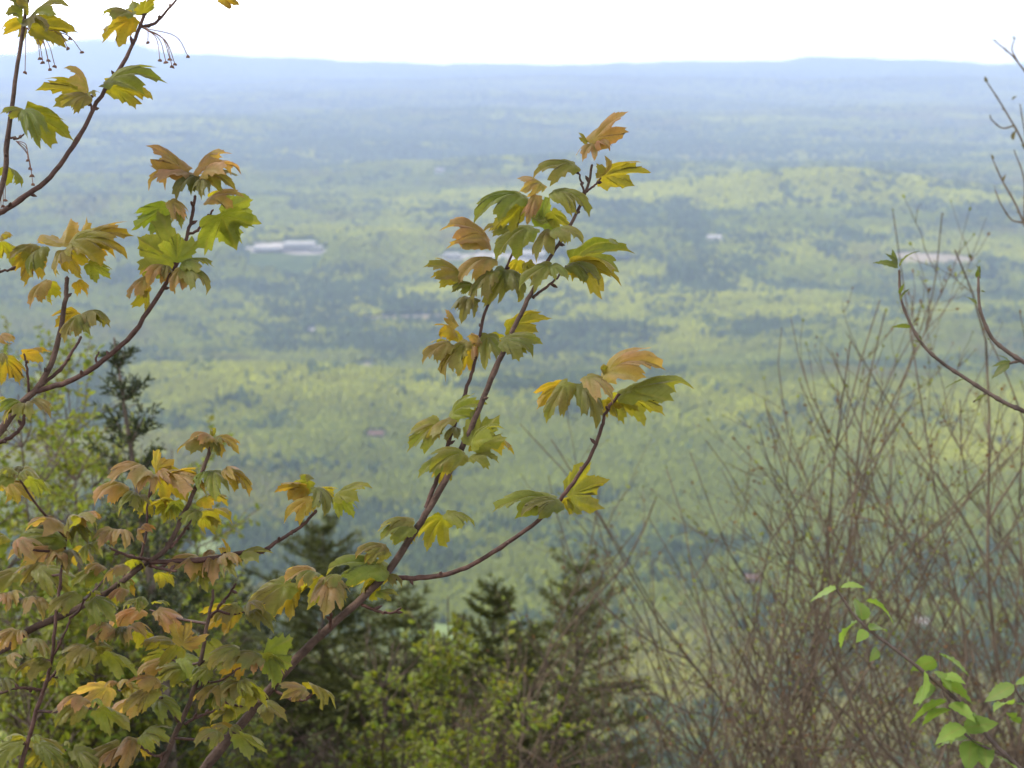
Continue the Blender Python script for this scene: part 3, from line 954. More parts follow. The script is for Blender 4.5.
# ---- the sapling whose tips cross the top left corner
ttl = maple('maple sapling reaching into the upper left corner, few yellow-green leaves and hanging seed stalks', GM, 1.95, 46, [
    ('stem', 3.6, 1.5, 0, 0, [-70, 330, -30, 262, 2, 187, 7, 143, 15, 83, 23, 27, 30, -12], True),
    ('branch', 3.4, 1.7, 0.0, 0.05, [-60, 240, -20, 225, 0, 213, 20, 200, 50, 177, 77, 140, 97, 103, 123, 63, 140, 27, 152, -10], True),
    ('twig', 1.8, 1.2, 0.05, 0.08, [140, 27, 153, 24, 165, 13, 182, -8], False),
    ('twig', 1.2, 0.8, 0, 0, [92, 112, 90, 102, 86, 94], False),
    ('twig', 1.4, 0.8, 0, 0, [9, 137, 16, 139, 24, 134], False),
], [
    (0, 0, 3.0, """
262 282 98 268 u y 1.05
266 285 192 332 d b 0.9
262 270 200 212 d p 0.8
272 275 300 300 d b 0.5
312 250 512 258 d g 1.0
318 258 455 298 u y 0.95
70 330 12 350 d b 0.7
72 332 218 422 u y 1.0
74 328 130 452 d g 0.9
12 500 50 558 u l 0.85
70 70 -10 95 u y 1.0
66 60 15 10 d g 0.8
82 60 165 105 d d 1.0
90 75 230 95 u y 1.05
92 50 225 32 d g 0.85
95 85 150 130 u y 0.8
85 40 40 -10 d b 0.8
400 50 300 128 u o 1.05
398 42 310 60 d b 0.8
405 45 380 -20 f l 0.8
430 40 450 5 f y 0.6
660 -10 715 12 u o 0.6
""")], 12)
seed_cluster(ttl, 1.97, [
    (143, 28, [(148, 42), (160, 60), (170, 59), (175, 64), (172, 66), (188, 56), (166, 62)]),
    (26, 28, [(25, 72), (50, 69), (55, 66), (43, 62), (68, 48), (82, 52), (40, 58), (48, 60), (70, 38)]),
    (16, 141, [(30, 168), (32, 175), (33, 184), (28, 160)]),
    (3, 180, [(3, 206), (5, 200), (1, 210)]),
], 3)

# ---- the sapling at the middle left
tml = maple('maple sapling at the left edge forking below two leafy crowns, orange-tinted and bronze leaves', GM, 2.05, 46, [
    ('stem', 5.0, 2.0, 0, 0, [-90, 545, -40, 482, 0, 430, 23, 402, 38, 387, 55, 353, 65, 303, 67, 278], True),
    ('branch', 3.0, 1.5, 0, -0.04, [33, 392, 67, 382, 97, 365, 133, 333, 163, 288, 178, 260, 187, 237, 193, 212, 195, 196], False),
    ('branch', 2.2, 1.3, 0, 0.04, [36, 389, 60, 370, 72, 352, 81, 337], False),
    ('twig', 1.6, 1.0, 0, 0, [187, 235, 198, 230, 206, 220, 213, 210], False),
    ('branch', 2.6, 1.6, 0.02, 0.0, [-40, 462, 0, 442, 14, 435, 23, 423, 26, 404], True),
    ('branch', 2.0, 1.2, 0.05, 0.05, [-60, 300, -20, 278, 0, 272, 15, 267], True),
    ('twig', 1.5, 0.9, 0, -0.02, [29, 392, 27, 372, 24, 354], False),
    ('twig', 1.4, 0.8, 0, 0, [97, 365, 96, 358, 99, 352], False),
], [
    (0, 0, 3.0, """
566 520 440 440 n p 1.05
560 515 452 488 u y 0.8
582 522 702 465 d p 1.0
580 528 452 578 d p 1.05
600 530 540 612 d d 1.05
606 540 618 610 d g 0.9
606 525 728 528 d p 0.95
612 530 712 575 d b 0.8
620 600 742 598 d p 0.9
626 596 690 575 u y 0.6
502 620 388 690 u l 1.15
512 600 560 665 d p 0.8
522 605 548 690 d b 0.7
660 640 690 742 f l 1.2
662 638 772 662 f l 1.05
"""), (0, 200, 3.0, """
526 190 432 118 f l 1.15
530 188 548 105 f l 0.9
542 192 648 205 d g 0.85
492 195 458 272 d p 0.95
500 198 505 250 d b 0.7
545 205 528 285 d p 0.8
552 205 622 288 d b 0.95
448 225 388 308 d p 0.9
432 270 428 348 u y 0.85
445 255 400 290 u o 0.6
190 140 182 42 f o 1.25
242 135 412 112 d o 1.05
240 138 345 175 u o 0.9
202 142 392 182 d o 1.1
195 150 240 235 u o 1.0
190 150 188 238 d b 0.95
112 135 38 182 d b 0.9
108 142 65 262 u o 1.05
132 140 108 245 d g 1.0
265 190 325 236 u l 0.8
142 240 95 330 d p 0.9
148 245 150 320 u y 0.8
230 245 252 292 u o 0.7
250 340 346 388 d b 1.0
246 342 290 410 d g 0.9
240 345 205 432 d b 0.9
232 335 155 382 u o 0.9
2 118 42 108 d b 0.8
0 125 20 195 u y 0.9
0 410 58 430 d p 0.7
66 462 146 455 u o 0.9
10 470 45 560 u o 1.1
0 460 20 505 d b 0.8
5 590 28 625 u y 0.6
72 610 35 672 d b 0.95
76 614 172 655 d b 1.05
60 605 10 640 d g 0.8
"""), (0, 400, 4.0, """
20 290 0 330 d g 0.9
80 265 75 320 d d 0.7
90 270 190 390 d b 1.2
30 330 150 415 d o 1.0
20 340 0 420 u o 0.9
""")], 13)

# ---- the saplings filling the lower left
tll = maple('maple sapling low at the left, slanting grey stem hung with rosy domed leaf clusters', GM, 1.85, 46, [
    ('stem', 4.4, 1.6, 0, 0, [-80, 690, 0, 650, 26, 632, 60, 616, 104, 594, 142, 566, 165, 550, 180, 522, 197, 485, 209, 452, 212, 438], True),
    ('branch', 1.9, 1.2, 0, -0.04, [150, 566, 163, 569, 176, 571], False),
    ('branch', 1.9, 1.1, 0, 0.03, [170, 548, 182, 534, 191, 520], False),
    ('branch', 1.9, 1.1, 0, -0.05, [150, 560, 128, 556, 110, 548], False),
    ('twig', 1.5, 0.9, 0, 0, [137, 570, 142, 552, 147, 525, 148, 500, 153, 476], False),
    ('branch', 2.8, 1.5, 0, 0.02, [150, 562, 200, 560, 240, 553, 262, 551, 278, 541, 293, 532, 305, 523, 316, 511], False),
], [
    (0, 400, 4.0, """
846 150 715 215 d b 1.0
852 150 760 165 d p 0.8
862 150 972 215 d o 1.0
850 152 800 205 u o 0.9
852 145 862 105 n b 0.6
868 150 900 180 d b 0.7
856 152 880 230 d g 0.6
852 280 885 402 d l 1.1
845 285 815 370 d l 0.8
912 280 1002 388 d o 0.95
900 275 960 320 d p 0.8
602 292 468 340 d p 1.25
610 296 575 372 d p 1.0
652 290 742 415 u o 1.15
640 285 700 330 d p 0.9
672 290 832 380 d p 1.2
680 300 800 330 u o 1.0
620 280 680 240 f o 0.9
502 340 400 422 d p 1.05
540 370 500 460 d g 1.15
560 380 590 450 d g 0.9
590 400 545 480 u y 0.8
802 395 902 432 u o 0.95
802 450 922 505 u y 1.0
812 470 852 545 u y 0.95
790 440 740 500 d l 0.8
692 400 598 472 u y 1.1
700 405 690 480 u l 0.9
670 420 640 500 u y 0.8
272 530 132 520 d p 1.25
262 560 78 562 d g 1.2
252 590 42 638 d p 1.3
212 610 292 668 d p 1.1
290 505 415 500 d b 1.35
295 515 380 570 d d 1.0
330 490 420 465 d p 0.9
350 580 442 622 d l 1.0
182 640 108 738 d b 1.1
270 600 300 690 d b 1.0
300 590 350 670 u o 1.1
450 515 418 592 d p 1.1
482 520 522 590 d p 1.0
560 540 630 525 d p 0.9
500 660 440 730 d p 1.0
520 640 560 700 u y 0.9
""") , (220, 460, 3.838, """
332 105 205 128 u o 0.9
345 78 272 140 u l 0.85
355 70 310 62 d b 0.6
352 152 252 242 d o 1.0
372 105 402 215 d d 0.9
380 110 440 150 u y 0.8
360 140 345 215 u y 0.7
440 140 592 108 d l 1.1
450 150 508 230 u l 0.9
"""), (0, 568, 3.84, """
20 95 50 165 d p 1.0
40 95 90 140 d p 0.9
110 115 195 192 d p 1.1
60 235 20 310 d p 1.1
80 240 105 290 d p 0.9
100 280 150 335 d g 1.0
432 225 356 262 d p 0.95
436 232 395 290 d p 0.9
470 225 500 290 d d 0.9
500 235 590 265 d p 0.95
530 240 575 330 u o 1.0
410 290 328 352 d b 1.0
690 300 535 335 u o 1.5
700 300 715 215 f o 1.0
440 110 350 160 u y 0.9
540 110 550 165 d l 0.9
480 80 430 135 d p 0.9
600 20 660 80 u y 0.8
330 150 410 150 f l 1.0
""")], 14)

maple('thin upright red-stemmed maple sapling in the lower left corner, small green leaves', GM, 1.8, 46, [
    ('stem', 2.7, 1.3, 0, 0, [8, 812, 20, 768, 39, 703, 46, 683, 52, 657, 56, 615, 62, 568, 66, 538], True),
    ('branch', 1.6, 1.0, 0, 0.02, [46, 683, 56, 672, 66, 664], False),
    ('branch', 1.6, 1.0, 0, -0.03, [42, 690, 26, 688, 10, 690, -15, 700], False),
    ('twig', 1.4, 0.9, 0, 0.0, [52, 657, 62, 640, 70, 618], False),
], [
    (0, 568, 3.84, """
182 355 80 412 d g 1.1
60 355 -10 385 d l 1.0
178 350 130 372 d b 0.8
232 385 385 402 d l 1.15
236 392 330 430 u l 1.0
240 378 300 362 d b 0.8
200 420 170 470 u y 0.7
120 660 -5 722 d l 1.1
40 330 90 372 d p 0.9
130 270 200 330 d b 1.0
10 430 60 470 d d 0.8
300 330 255 300 n o 0.5
"""),], 15, [(20, 480, 4), (12, 545, 4), (30, 572, 4), (84, 600, 4), (96, 655, 4), (92, 708, 4), (30, 745, 4), (66, 750, 3), (108, 575, 4)])

maple('maple sapling with forked red stem just left of the long leaning stem', GM, 1.9, 46, [
    ('stem', 3.2, 1.4, 0, 0, [140, 812, 161, 768, 180, 724, 193, 693, 203, 648, 208, 620, 212, 602, 213, 590], True),
    ('branch', 1.6, 1.0, 0, -0.04, [211, 617, 220, 606, 229, 594, 236, 584], False),
    ('branch', 1.6, 0.9, 0, 0.02, [184, 724, 200, 716, 212, 711, 224, 702], False),
    ('branch', 1.5, 0.9, 0, -0.02, [178, 722, 170, 708, 162, 698], False),
    ('branch', 1.6, 1.0, 0, 0, [170, 750, 157, 756, 145, 750, 138, 742], False),
    ('twig', 1.3, 0.9, 0, 0, [196, 690, 206, 684, 222, 680, 240, 668], False),
], [
    (0, 568, 3.84, """
602 460 488 552 d b 1.1
618 440 494 435 d p 1.0
640 455 610 470 d l 0.7
720 390 612 440 d g 0.95
722 395 665 450 u l 0.9
800 385 752 440 d l 0.9
770 380 790 440 d l 0.8
862 452 790 530 d b 1.05
870 450 855 545 d b 0.95
850 510 872 600 u y 1.1
820 600 885 640 u o 1.0
790 610 780 680 u o 1.1
930 430 982 480 d l 0.95
940 450 960 555 u y 1.1
900 440 930 500 u y 0.8
462 672 305 775 d b 1.3
470 690 390 780 d p 1.0
512 650 480 770 d p 1.1
518 655 540 765 u o 1.1
545 640 675 662 d l 1.15
535 650 600 700 u y 0.9
720 450 690 445 d b 0.5
"""), (200, 568, 3.84, """
152 310 48 385 d b 1.05
100 315 20 365 f l 0.8
238 342 110 372 d b 1.1
160 345 70 440 u o 1.0
232 350 215 400 d p 0.7
170 445 80 500 d b 1.0
170 450 252 548 u y 1.0
160 440 120 480 f l 0.7
245 325 368 362 f l 1.0
248 328 320 418 u l 0.9
"""), (200, 400, 4.0, """
0 630 -100 700 d p 1.2
60 620 75 730 d p 1.25
30 640 -20 720 d b 1.0
90 625 170 660 d p 1.0
100 635 165 700 d b 1.0
110 625 60 600 f o 0.8
50 600 20 640 d p 0.9
150 640 300 610 d g 1.0
30 680 50 760 d l 0.9
""")], 16, [(150, 610, 4), (172, 660, 4), (244, 612, 4), (118, 690, 4), (255, 705, 3), (228, 735, 4), (150, 700, 3)])

# ================================================================== plants behind the saplings
def unit(v): return v / (np.linalg.norm(v) + 1e-12)

def rand_perp(rng, t):
    d = rng.normal(0, 1, 3); d -= (d @ t) * t
    return unit(d)

def wobble(rng, p, d, L, n, bend, up):
    """a wandering shoot of n segments"""
    pts = [p]; d = unit(d)
    for _ in range(n):
        d = unit(d + rng.normal(0, bend, 3) + np.array([0, 0, up]))
        pts.append(pts[-1] + d * L / n)
    return np.array(pts)

def scatter_leaves(mb, pos, dirs, nrm, size, col, rng, width=0.5, cup=0.18):
    """small folded six-sided leaves, all at once"""
    n = len(pos)
    if n == 0: return
    dirs = dirs / (np.linalg.norm(dirs, axis=1)[:, None] + 1e-9)
    nrm = nrm - (nrm * dirs).sum(1)[:, None] * dirs
    nrm = nrm / (np.linalg.norm(nrm, axis=1)[:, None] + 1e-9)
    X = np.cross(dirs, nrm)
    sz = np.broadcast_to(size, (n,))[:, None]
    w_ = width / 2
    loc = [(0, 0, 0), (w_ * .8, .28, -cup * .7), (w_, .55, -cup), (w_ * .55, .82, -cup * .8), (0, 1.0, -cup * 1.1), (-w_ * .55, .82, -cup * .8), (-w_, .55, -cup), (-w_ * .8, .28, -cup * .7), (0, .5, 0.02)]
    V = np.stack([pos + sz * (a * X + b * dirs + c * nrm) for a, b, c in loc], 1)
    m = len(loc)
    tri = np.array([(8, 0, 1), (8, 1, 2), (8, 2, 3), (8, 3, 4), (8, 4, 5), (8, 5, 6), (8, 6, 7), (8, 7, 0)])
    F = (np.arange(n)[:, None, None] * m + tri[None]).reshape(-1, 3)
    mb.add(V.reshape(-1, 3), F, 0, tint=np.repeat(col, m, 0))

def ground_at(px, d):
    p = unproj(px, 384, d)
    x, y = p[0], p[1]
    y = d; x = (px - 512) / F_PX * d
    return np.array([x, y, float(terrain(x, y))])

def arch(rng, a, b, sag, n=9, wob=0.02, fr=0.28):
    """from the root to the tip, rising steeply first and leaning over later"""
    t = np.linspace(0, 1, n)[:, None]
    L = np.linalg.norm(b - a)
    mid = np.array([a[0] + (b[0] - a[0]) * fr, a[1] + (b[1] - a[1]) * fr, a[2] + (b[2] - a[2]) * (0.5 + sag)])
    P = (1 - t) ** 2 * a + 2 * t * (1 - t) * mid + t ** 2 * b
    w_ = rng.normal(0, wob * L / 3, (n, 3)); w_[0] = 0; w_[-1] = 0
    return catmull(P + w_, 2)

def seg_points(polys, per_m, rng, rmin=0.0):
    A = np.vstack([p[:-1] for p in polys]); B = np.vstack([p[1:] for p in polys])
    ln = np.linalg.norm(B - A, axis=1)
    k = rng.poisson(ln * per_m)
    idx = np.repeat(np.arange(len(A)), k)
    t = rng.uniform(0, 1, len(idx))[:, None]
    return A[idx] + (B[idx] - A[idx]) * t, (B - A)[idx] / (ln[idx][:, None] + 1e-9)

GB = 'bare budding shrubs on the slope at the right'
def bare_shrub(label, d, bpx, tips, seed, r0=0.0088, mat=None, twig_n=9, bud=(0.14, 0.16, 0.040), name='bare_shrub', group=GB, bud_n=1.0, lean=None):
    rng = np.random.default_rng(seed)
    mx_ = np.mean([t_[0] for t_ in tips])
    base = ground_at(bpx + (lean if lean is not None else rng.choice([1, 1, 1, 0.45, -0.7]) * rng.uniform(300, 520)), d)
    T = thing(name, label, 'shrub', base, group)
    buds = []; bdir = []
    tw = MB()
    for (tx, ty) in tips:
        dd = d + rng.uniform(-0.45, 0.45)
        tip = unproj(tx, ty, dd / (CF[1] - (0) * 0) if False else dd)
        b0 = base + np.array([rng.uniform(-.55, .55), rng.uniform(-.25, .25), -0.05]); b0[2] = float(terrain(b0[0], b0[1])) - 0.05
        P = arch(rng, b0, tip, rng.uniform(-0.10, 0.04), 12, 0.030, rng.uniform(0.30, 0.52))
        L = np.linalg.norm(tip - b0)
        rr0 = r0 * rng.uniform(0.75, 1.15) * (L / 3) ** 0.5
        sm = MB(); sm.tube(P, np.linspace(1, 0.22, len(P)) * rr0, 6)
        sm.build('stem', mat or M_twig, T)
        buds.append(P[-1]); bdir.append(unit(P[-1] - P[-2]))
        m = len(P)
        lines_ = [(P, 1.0)]
        for _ in range(rng.integers(1, 3)):            # strong forks
            u = rng.uniform(0.38, 0.8); k = min(m - 2, int(u * (m - 1)))
            t = unit(P[k + 1] - P[k])
            sdv = unit(np.cross(t, CF)) * rng.choice([-1, 1])
            Qf = wobble(rng, P[k], t + sdv * rng.uniform(0.35, 0.75) + rng.normal(0, .12, 3), L * (1 - u) * rng.uniform(0.5, 0.9), 8, 0.13, 0.04)
            sf = MB(); sf.tube(Qf, np.linspace(1, 0.3, len(Qf)) * rr0 * (1 - 0.75 * u), 5); sf.build('branch', mat or M_twig, T)
            buds.append(Qf[-1]); bdir.append(unit(Qf[-1] - Qf[-2]))
            lines_.append((Qf, 0.6))
        for it_ in range(int(twig_n * L / 2.2)):
            P, _w = lines_[it_ % len(lines_)] if it_ % 2 else lines_[0]
            m = len(P)
            u = rng.uniform(0.35, 1.0) ** 0.8
            k = min(m - 2, int(u * (m - 1)))
            t = unit(P[k + 1] - P[k])
            dr = unit(t + rand_perp(rng, t) * rng.uniform(0.55, 1.05) * np.array([1, 0.7, 0.8]))
            l1 = L * (1 - u * 0.75) * rng.uniform(0.16, 0.36)
            Q = wobble(rng, P[k], dr, l1, 6, 0.11, 0.07)
            rq = rr0 * (1 - 0.78 * u) * 0.62
            tw.tube(Q, np.linspace(1, 0.4, len(Q)) * max(rq, 0.0018), 4)
            buds.append(Q[-1]); bdir.append(unit(Q[-1] - Q[-2]))
            for _ in range(rng.integers(1, 4)):
                kk = rng.integers(1, 6)
                t2 = unit(Q[kk] - Q[kk - 1])
                d2 = unit(t2 + rand_perp(rng, t2) * rng.uniform(0.5, 0.95))
                Z = wobble(rng, Q[kk], d2, l1 * rng.uniform(0.18, 0.5), 4, 0.13, 0.05)
                tw.tube(Z, np.linspace(1, 0.55, len(Z)) * max(rq * 0.5, 0.0013), 4)
                buds.append(Z[-1]); bdir.append(unit(Z[-1] - Z[-2]))
                buds.append(Z[2]); bdir.append(unit(Z[2] - Z[1] + rand_perp(rng, t2) * 0.6))
                buds.append(Q[kk]); bdir.append(unit(t2 + rand_perp(rng, t2)))
    tw.build('twigs', mat or M_twig, T)
    buds = np.array(buds); bdir = np.array(bdir)
    keep = rng.uniform(0, 1, len(buds)) < 0.75 * bud_n
    buds, bdir = buds[keep], bdir[keep]
    n = len(buds)
    bm = MB()
    c = np.array(bud) * rng.uniform(0.6, 1.6, n)[:, None] * np.array([1, 1, 1])
    red = rng.uniform(0, 1, n)[:, None] < 0.35
    c = np.where(red, np.array([0.13, 0.07, 0.045]) * rng.uniform(0.7, 1.3, n)[:, None], c)
    scatter_leaves(bm, buds, bdir, rng.normal(0, 1, (n, 3)), rng.uniform(0.008, 0.021, n), c, rng, 0.55, 0.1)
    scatter_leaves(bm, buds, bdir + rng.normal(0, 0.5, (n, 3)), rng.normal(0, 1, (n, 3)), rng.uniform(0.006, 0.014, n), c, rng, 0.55, 0.1)
    bm.build('leaves', M_small, T)  # these are the opening buds along the twigs
    return T

GL = 'small-leaved bushes and birches on the slope'
def leafy(label, d, bpx, tips, seed, size=0.027, col=(0.215, 0.25, 0.030), twig_n=10, dens=1.0, name='birch_sapling', cat='sapling', r0=0.011, spread=0.46, group=GL, mat=None):
    if name == 'leafy_bush': spread *= 0.7; dens *= 0.7
    rng = np.random.default_rng(seed)
    base = ground_at(bpx, d)
    T = thing(name, label, cat, base, group)
    br = MB(); tws = []
    for (tx, ty) in tips:
        dd = d + rng.uniform(-0.3, 0.3)
        tip = unproj(tx, ty, dd)
        b0 = base + np.array([rng.uniform(-.1, .1), rng.uniform(-.1, .1), -0.05])
        P = arch(rng, b0, tip, rng.uniform(0.0, 0.08), 10, 0.012)
        L = np.linalg.norm(tip - b0)
        st = MB(); st.tube(P, np.linspace(1, 0.2, len(P)) * r0 * (L / 3) ** 0.5, 6)
        st.build('stem', mat or M_twig_dark, T)
        m = len(P)
        for _ in range(int(twig_n * 2.3 * L)):
            u = rng.uniform(0.15, 0.98); k = min(m - 2, int(u * (m - 1)))
            t = unit(P[k + 1] - P[k])
            dr = unit(t * 0.7 + rand_perp(rng, t) * rng.uniform(0.6, 1.1))
            l1 = spread * (1.1 - u * 0.55) * rng.uniform(0.6, 1.4)
            Q = wobble(rng, P[k], dr, l1, 5, 0.13, 0.03)
            br.tube(Q, np.linspace(0.0032, 0.0014, len(Q)), 4)
            tws.append(Q[1:])
            for _ in range(rng.integers(1, 4)):
                kk = rng.integers(1, 5)
                t2 = unit(Q[kk] - Q[kk - 1])
                Z = wobble(rng, Q[kk], unit(t2 + rand_perp(rng, t2) * 0.8), l1 * rng.uniform(0.3, 0.6), 4, 0.15, 0.0)
                br.tube(Z, 0.0013, 4); tws.append(Z)
    br.build('twigs', mat or M_twig_dark, T)
    pos, t = seg_points(tws, 115 * dens, rng)
    cl_ = vnoise(pos[:, 0] * 7 + pos[:, 1] * 5, pos[:, 2] * 8 + 50, seed)
    kp_ = cl_ > (0.44 if name == 'leafy_bush' else 0.36)
    pos, t = pos[kp_], t[kp_]
    n = len(pos)
    perp = rng.normal(0, 1, (n, 3)); perp -= (perp * t).sum(1)[:, None] * t
    dr = t * 0.6 + perp * 0.7 + np.array([0, 0, -0.25])
    nm = rng.normal(0, 0.55, (n, 3)) + np.array([0, -0.25, 0.8])
    cc = 0.8 * np.array(col) * rng.uniform(0.65, 1.35, n)[:, None] * (1 + rng.normal(0, 0.07, (n, 3)))
    fm = MB(); scatter_leaves(fm, pos, dr, nm, size * rng.uniform(0.6, 1.3, n), cc, rng, 0.52, 0.14)
    fm.build('foliage', M_small, T)
    return T

GS = 'dark spruces on the slope below'
def spruce(label, d, tpx, tpy, bpx, seed, wid=1.1, gap=0.115, per=6, needle=0.016, nper=150, col=(0.095, 0.108, 0.025), up=0.25, tw_len=0.42, trunk_r=0.05, lmin=0.10, group=GS, tips_col=(0.15, 0.17, 0.036)):
    rng = np.random.default_rng(seed)
    tip = unproj(tpx, tpy, d)
    g = ground_at(bpx, d)
    T = thing('spruce_tree', label, 'spruce', g, group)
    H = tip[2] - g[2]
    P = catmull(np.array([g + [0, 0, -.05], g * 0.66 + tip * 0.34 + rng.normal(0, .03, 3), g * 0.33 + tip * 0.67 + rng.normal(0, .03, 3), tip]), 6)
    tm = MB(); tm.tube(P, np.linspace(1, 0.07, len(P)) * trunk_r * (H / 4) ** 0.7, 7)
    tm.build('trunk', M_trunk, T)
    segs = []; outer = []
    bm = MB()
    z = 0.0
    cum = np.concatenate([[0], np.cumsum(np.linalg.norm(np.diff(P[::-1], axis=0), axis=1))])
    PR = P[::-1]
    lead = np.array([np.array([np.interp(s_, cum, PR[:, c]) for c in range(3)]) for s_ in np.linspace(0, min(1.6, cum[-1]), 14)])
    segs.append(lead)
    s_ = gap * 0.8
    while s_ < min(cum[-1] * 0.93, 5.0):
        c = np.array([np.interp(s_, cum, PR[:, k]) for k in range(3)])
        lb = min(wid * 1.05, lmin + wid * (s_ / 2.6) ** 0.85)
        a0 = rng.uniform(0, 6.28)
        for k in range(per):
            if rng.uniform() < 0.12: continue
            a = a0 + 6.28 * k / per + rng.normal(0, 0.22)
            l = lb * rng.uniform(0.62, 1.2)
            dr = np.array([math.cos(a), math.sin(a), up + 0.55 * math.exp(-s_ / 0.6)])
            Q = wobble(rng, c, dr, l, 7, 0.06, 0.02 if s_ < 1 else -0.015)
            bm.tube(Q, np.linspace(1, 0.3, len(Q)) * max(0.0035, 0.010 * l), 4)
            segs.append(Q)
            nt_ = int(5 + l * 30)
            for _ in range(nt_):
                u = rng.uniform(0.12, 1.0)
                kk = min(6, int(u * 7)); pq = Q[kk] + (Q[kk + 1] - Q[kk]) * (u * 7 - kk)
                t = unit(Q[kk + 1] - Q[kk])
                sd_ = unit(np.cross(t, [0, 0, 1])) * rng.choice([-1, 1])
                d2 = unit(t * 0.8 + sd_ * rng.uniform(0.5, 1.0) + np.array([0, 0, rng.normal(0, 0.16)]))
                Z = wobble(rng, pq, d2, tw_len * l * (1.15 - u * 0.8) * rng.uniform(0.5, 1.1) + 0.03, 3, 0.08, 0.0)
                segs.append(Z); outer.append(Z[1:])
        s_ += gap * rng.uniform(0.8, 1.25)
    bm.build('branches', M_trunk, T)
    fm = MB()
    for polys, dens, cbase in ((segs, nper * 2.1, col), (outer, nper * 0.6, tips_col)):
        pos, t = seg_points(polys, dens, rng)
        n = len(pos)
        perp = rng.normal(0, 1, (n, 3)); perp -= (perp * t).sum(1)[:, None] * t
        perp /= np.linalg.norm(perp, axis=1)[:, None]
        dr = unit(np.array([0, 0, 0.0]))
        dr = t * 0.75 + perp * 0.75 + np.array([0, 0, 0.12])
        dr /= np.linalg.norm(dr, axis=1)[:, None]
        sdv = np.cross(dr, rng.normal(0, 1, (n, 3))); sdv /= np.linalg.norm(sdv, axis=1)[:, None]
        ln = needle * 1.35 * rng.uniform(0.7, 1.3, n)[:, None]
        wv = 0.0030
        V = np.stack([pos - sdv * wv, pos + sdv * wv, pos + dr * ln + sdv * wv * 0.6, pos + dr * ln - sdv * wv * 0.6], 1).reshape(-1, 3)
        F = (np.arange(n)[:, None] * 4 + np.arange(4)[None])
        cc = 0.66 * np.array(cbase) * rng.uniform(0.65, 1.4, n)[:, None]
        fm.add(V, F, 0, tint=np.repeat(cc, 4, 0))
    fm.build('foliage', M_needle, T)
    return T

# ---- spruces
spruce('slim dark spruce with a bent bare leader, upright behind the left maple fork', 4.9, 114, 338, 190, 101, wid=0.40, gap=0.12, per=5, up=0.85, nper=62, needle=0.014, tw_len=0.5, lmin=0.05, col=(0.05, 0.066, 0.026), tips_col=(0.09, 0.11, 0.036))
spruce('spruce with pointed tip right of the small twig of orange leaves, above the stem', 11.0, 323, 524, 318, 102, wid=1.25, nper=130)
spruce('broad dark spruce left of the pointed one, behind the rosy leaf clusters', 12.0, 232, 585, 225, 103, wid=1.5, nper=110, col=(0.045, 0.062, 0.025))
spruce('low dark spruce between the leaning stem and the arching spruce', 10.5, 405, 600, 395, 104, wid=1.3, nper=120, up=0.15)
spruce('leaning spruce whose top arches right above the yellow-green bushes', 9.0, 498, 590, 430, 105, wid=0.62, nper=170, up=0.35, gap=0.12)
spruce('olive spruce wrapped in bare stems just right of the picture middle', 9.5, 578, 560, 582, 106, wid=0.85, nper=75, col=(0.105, 0.115, 0.026), tips_col=(0.20, 0.20, 0.038))
spruce('short bushy spruce standing before the olive one, low near the middle', 8.6, 520, 632, 525, 107, wid=0.9, nper=130, col=(0.10, 0.115, 0.026), tips_col=(0.20, 0.205, 0.038))
spruce('dark spruce far down behind the lower left leaves', 13.5, 150, 640, 150, 108, wid=1.7, nper=90, gap=0.17, col=(0.045, 0.062, 0.025))

spruce('dark spruce filling the low gap just under the leaning stem', 11.5, 285, 640, 290, 109, wid=1.5, nper=100, gap=0.15, col=(0.042, 0.058, 0.022))
spruce('deep shaded spruce behind the bushes at the bottom middle', 11.8, 455, 672, 455, 110, wid=1.5, nper=100, gap=0.15, col=(0.042, 0.058, 0.022))

# ---- small-leaved birches at the left
leafy('slender birch with dark straight stem and tiny yellow-green leaves left of the slim spruce', 5.6, 75, [(68, 388)], 201, twig_n=13)
leafy('thin birch at the left edge showing through behind the orange maple leaves', 5.2, 12, [(18, 395), (-18, 430)], 202, twig_n=11)
leafy('loose birch with fine leaves between the dark straight birch and the slim spruce', 6.2, 120, [(112, 430), (140, 470)], 203, twig_n=10)
leafy('pale leafy birch whose top shows under the left maple fork', 6.4, 45, [(38, 345), (60, 440)], 208, twig_n=12)
leafy('airy birch with spaced leaf tufts just left of the rosy upright domes', 6.6, 95, [(92, 440), (128, 500)], 209, twig_n=12)
leafy('short birch with fresh leaves right of the slim spruce', 6.8, 175, [(172, 450), (200, 530), (150, 560)], 210, twig_n=10)
leafy('small birch low behind the rosy leaf domes, leaves fresh yellow-green', 6.0, 185, [(190, 500), (165, 520)], 204, twig_n=12)
leafy('bushy birch in front of the left edge, dense bright leaves below the grey stem', 5.0, 35, [(20, 560), (60, 585), (95, 560)], 205, twig_n=14, size=0.030)
leafy('leafy birch bush between the two red maple stems at the lower left', 5.4, 120, [(100, 620), (130, 600), (160, 640)], 206, twig_n=15, size=0.030)
leafy('birch bush low beside the forked red maple stem', 5.0, 60, [(20, 690), (60, 670), (100, 690)], 207, twig_n=16, size=0.030)

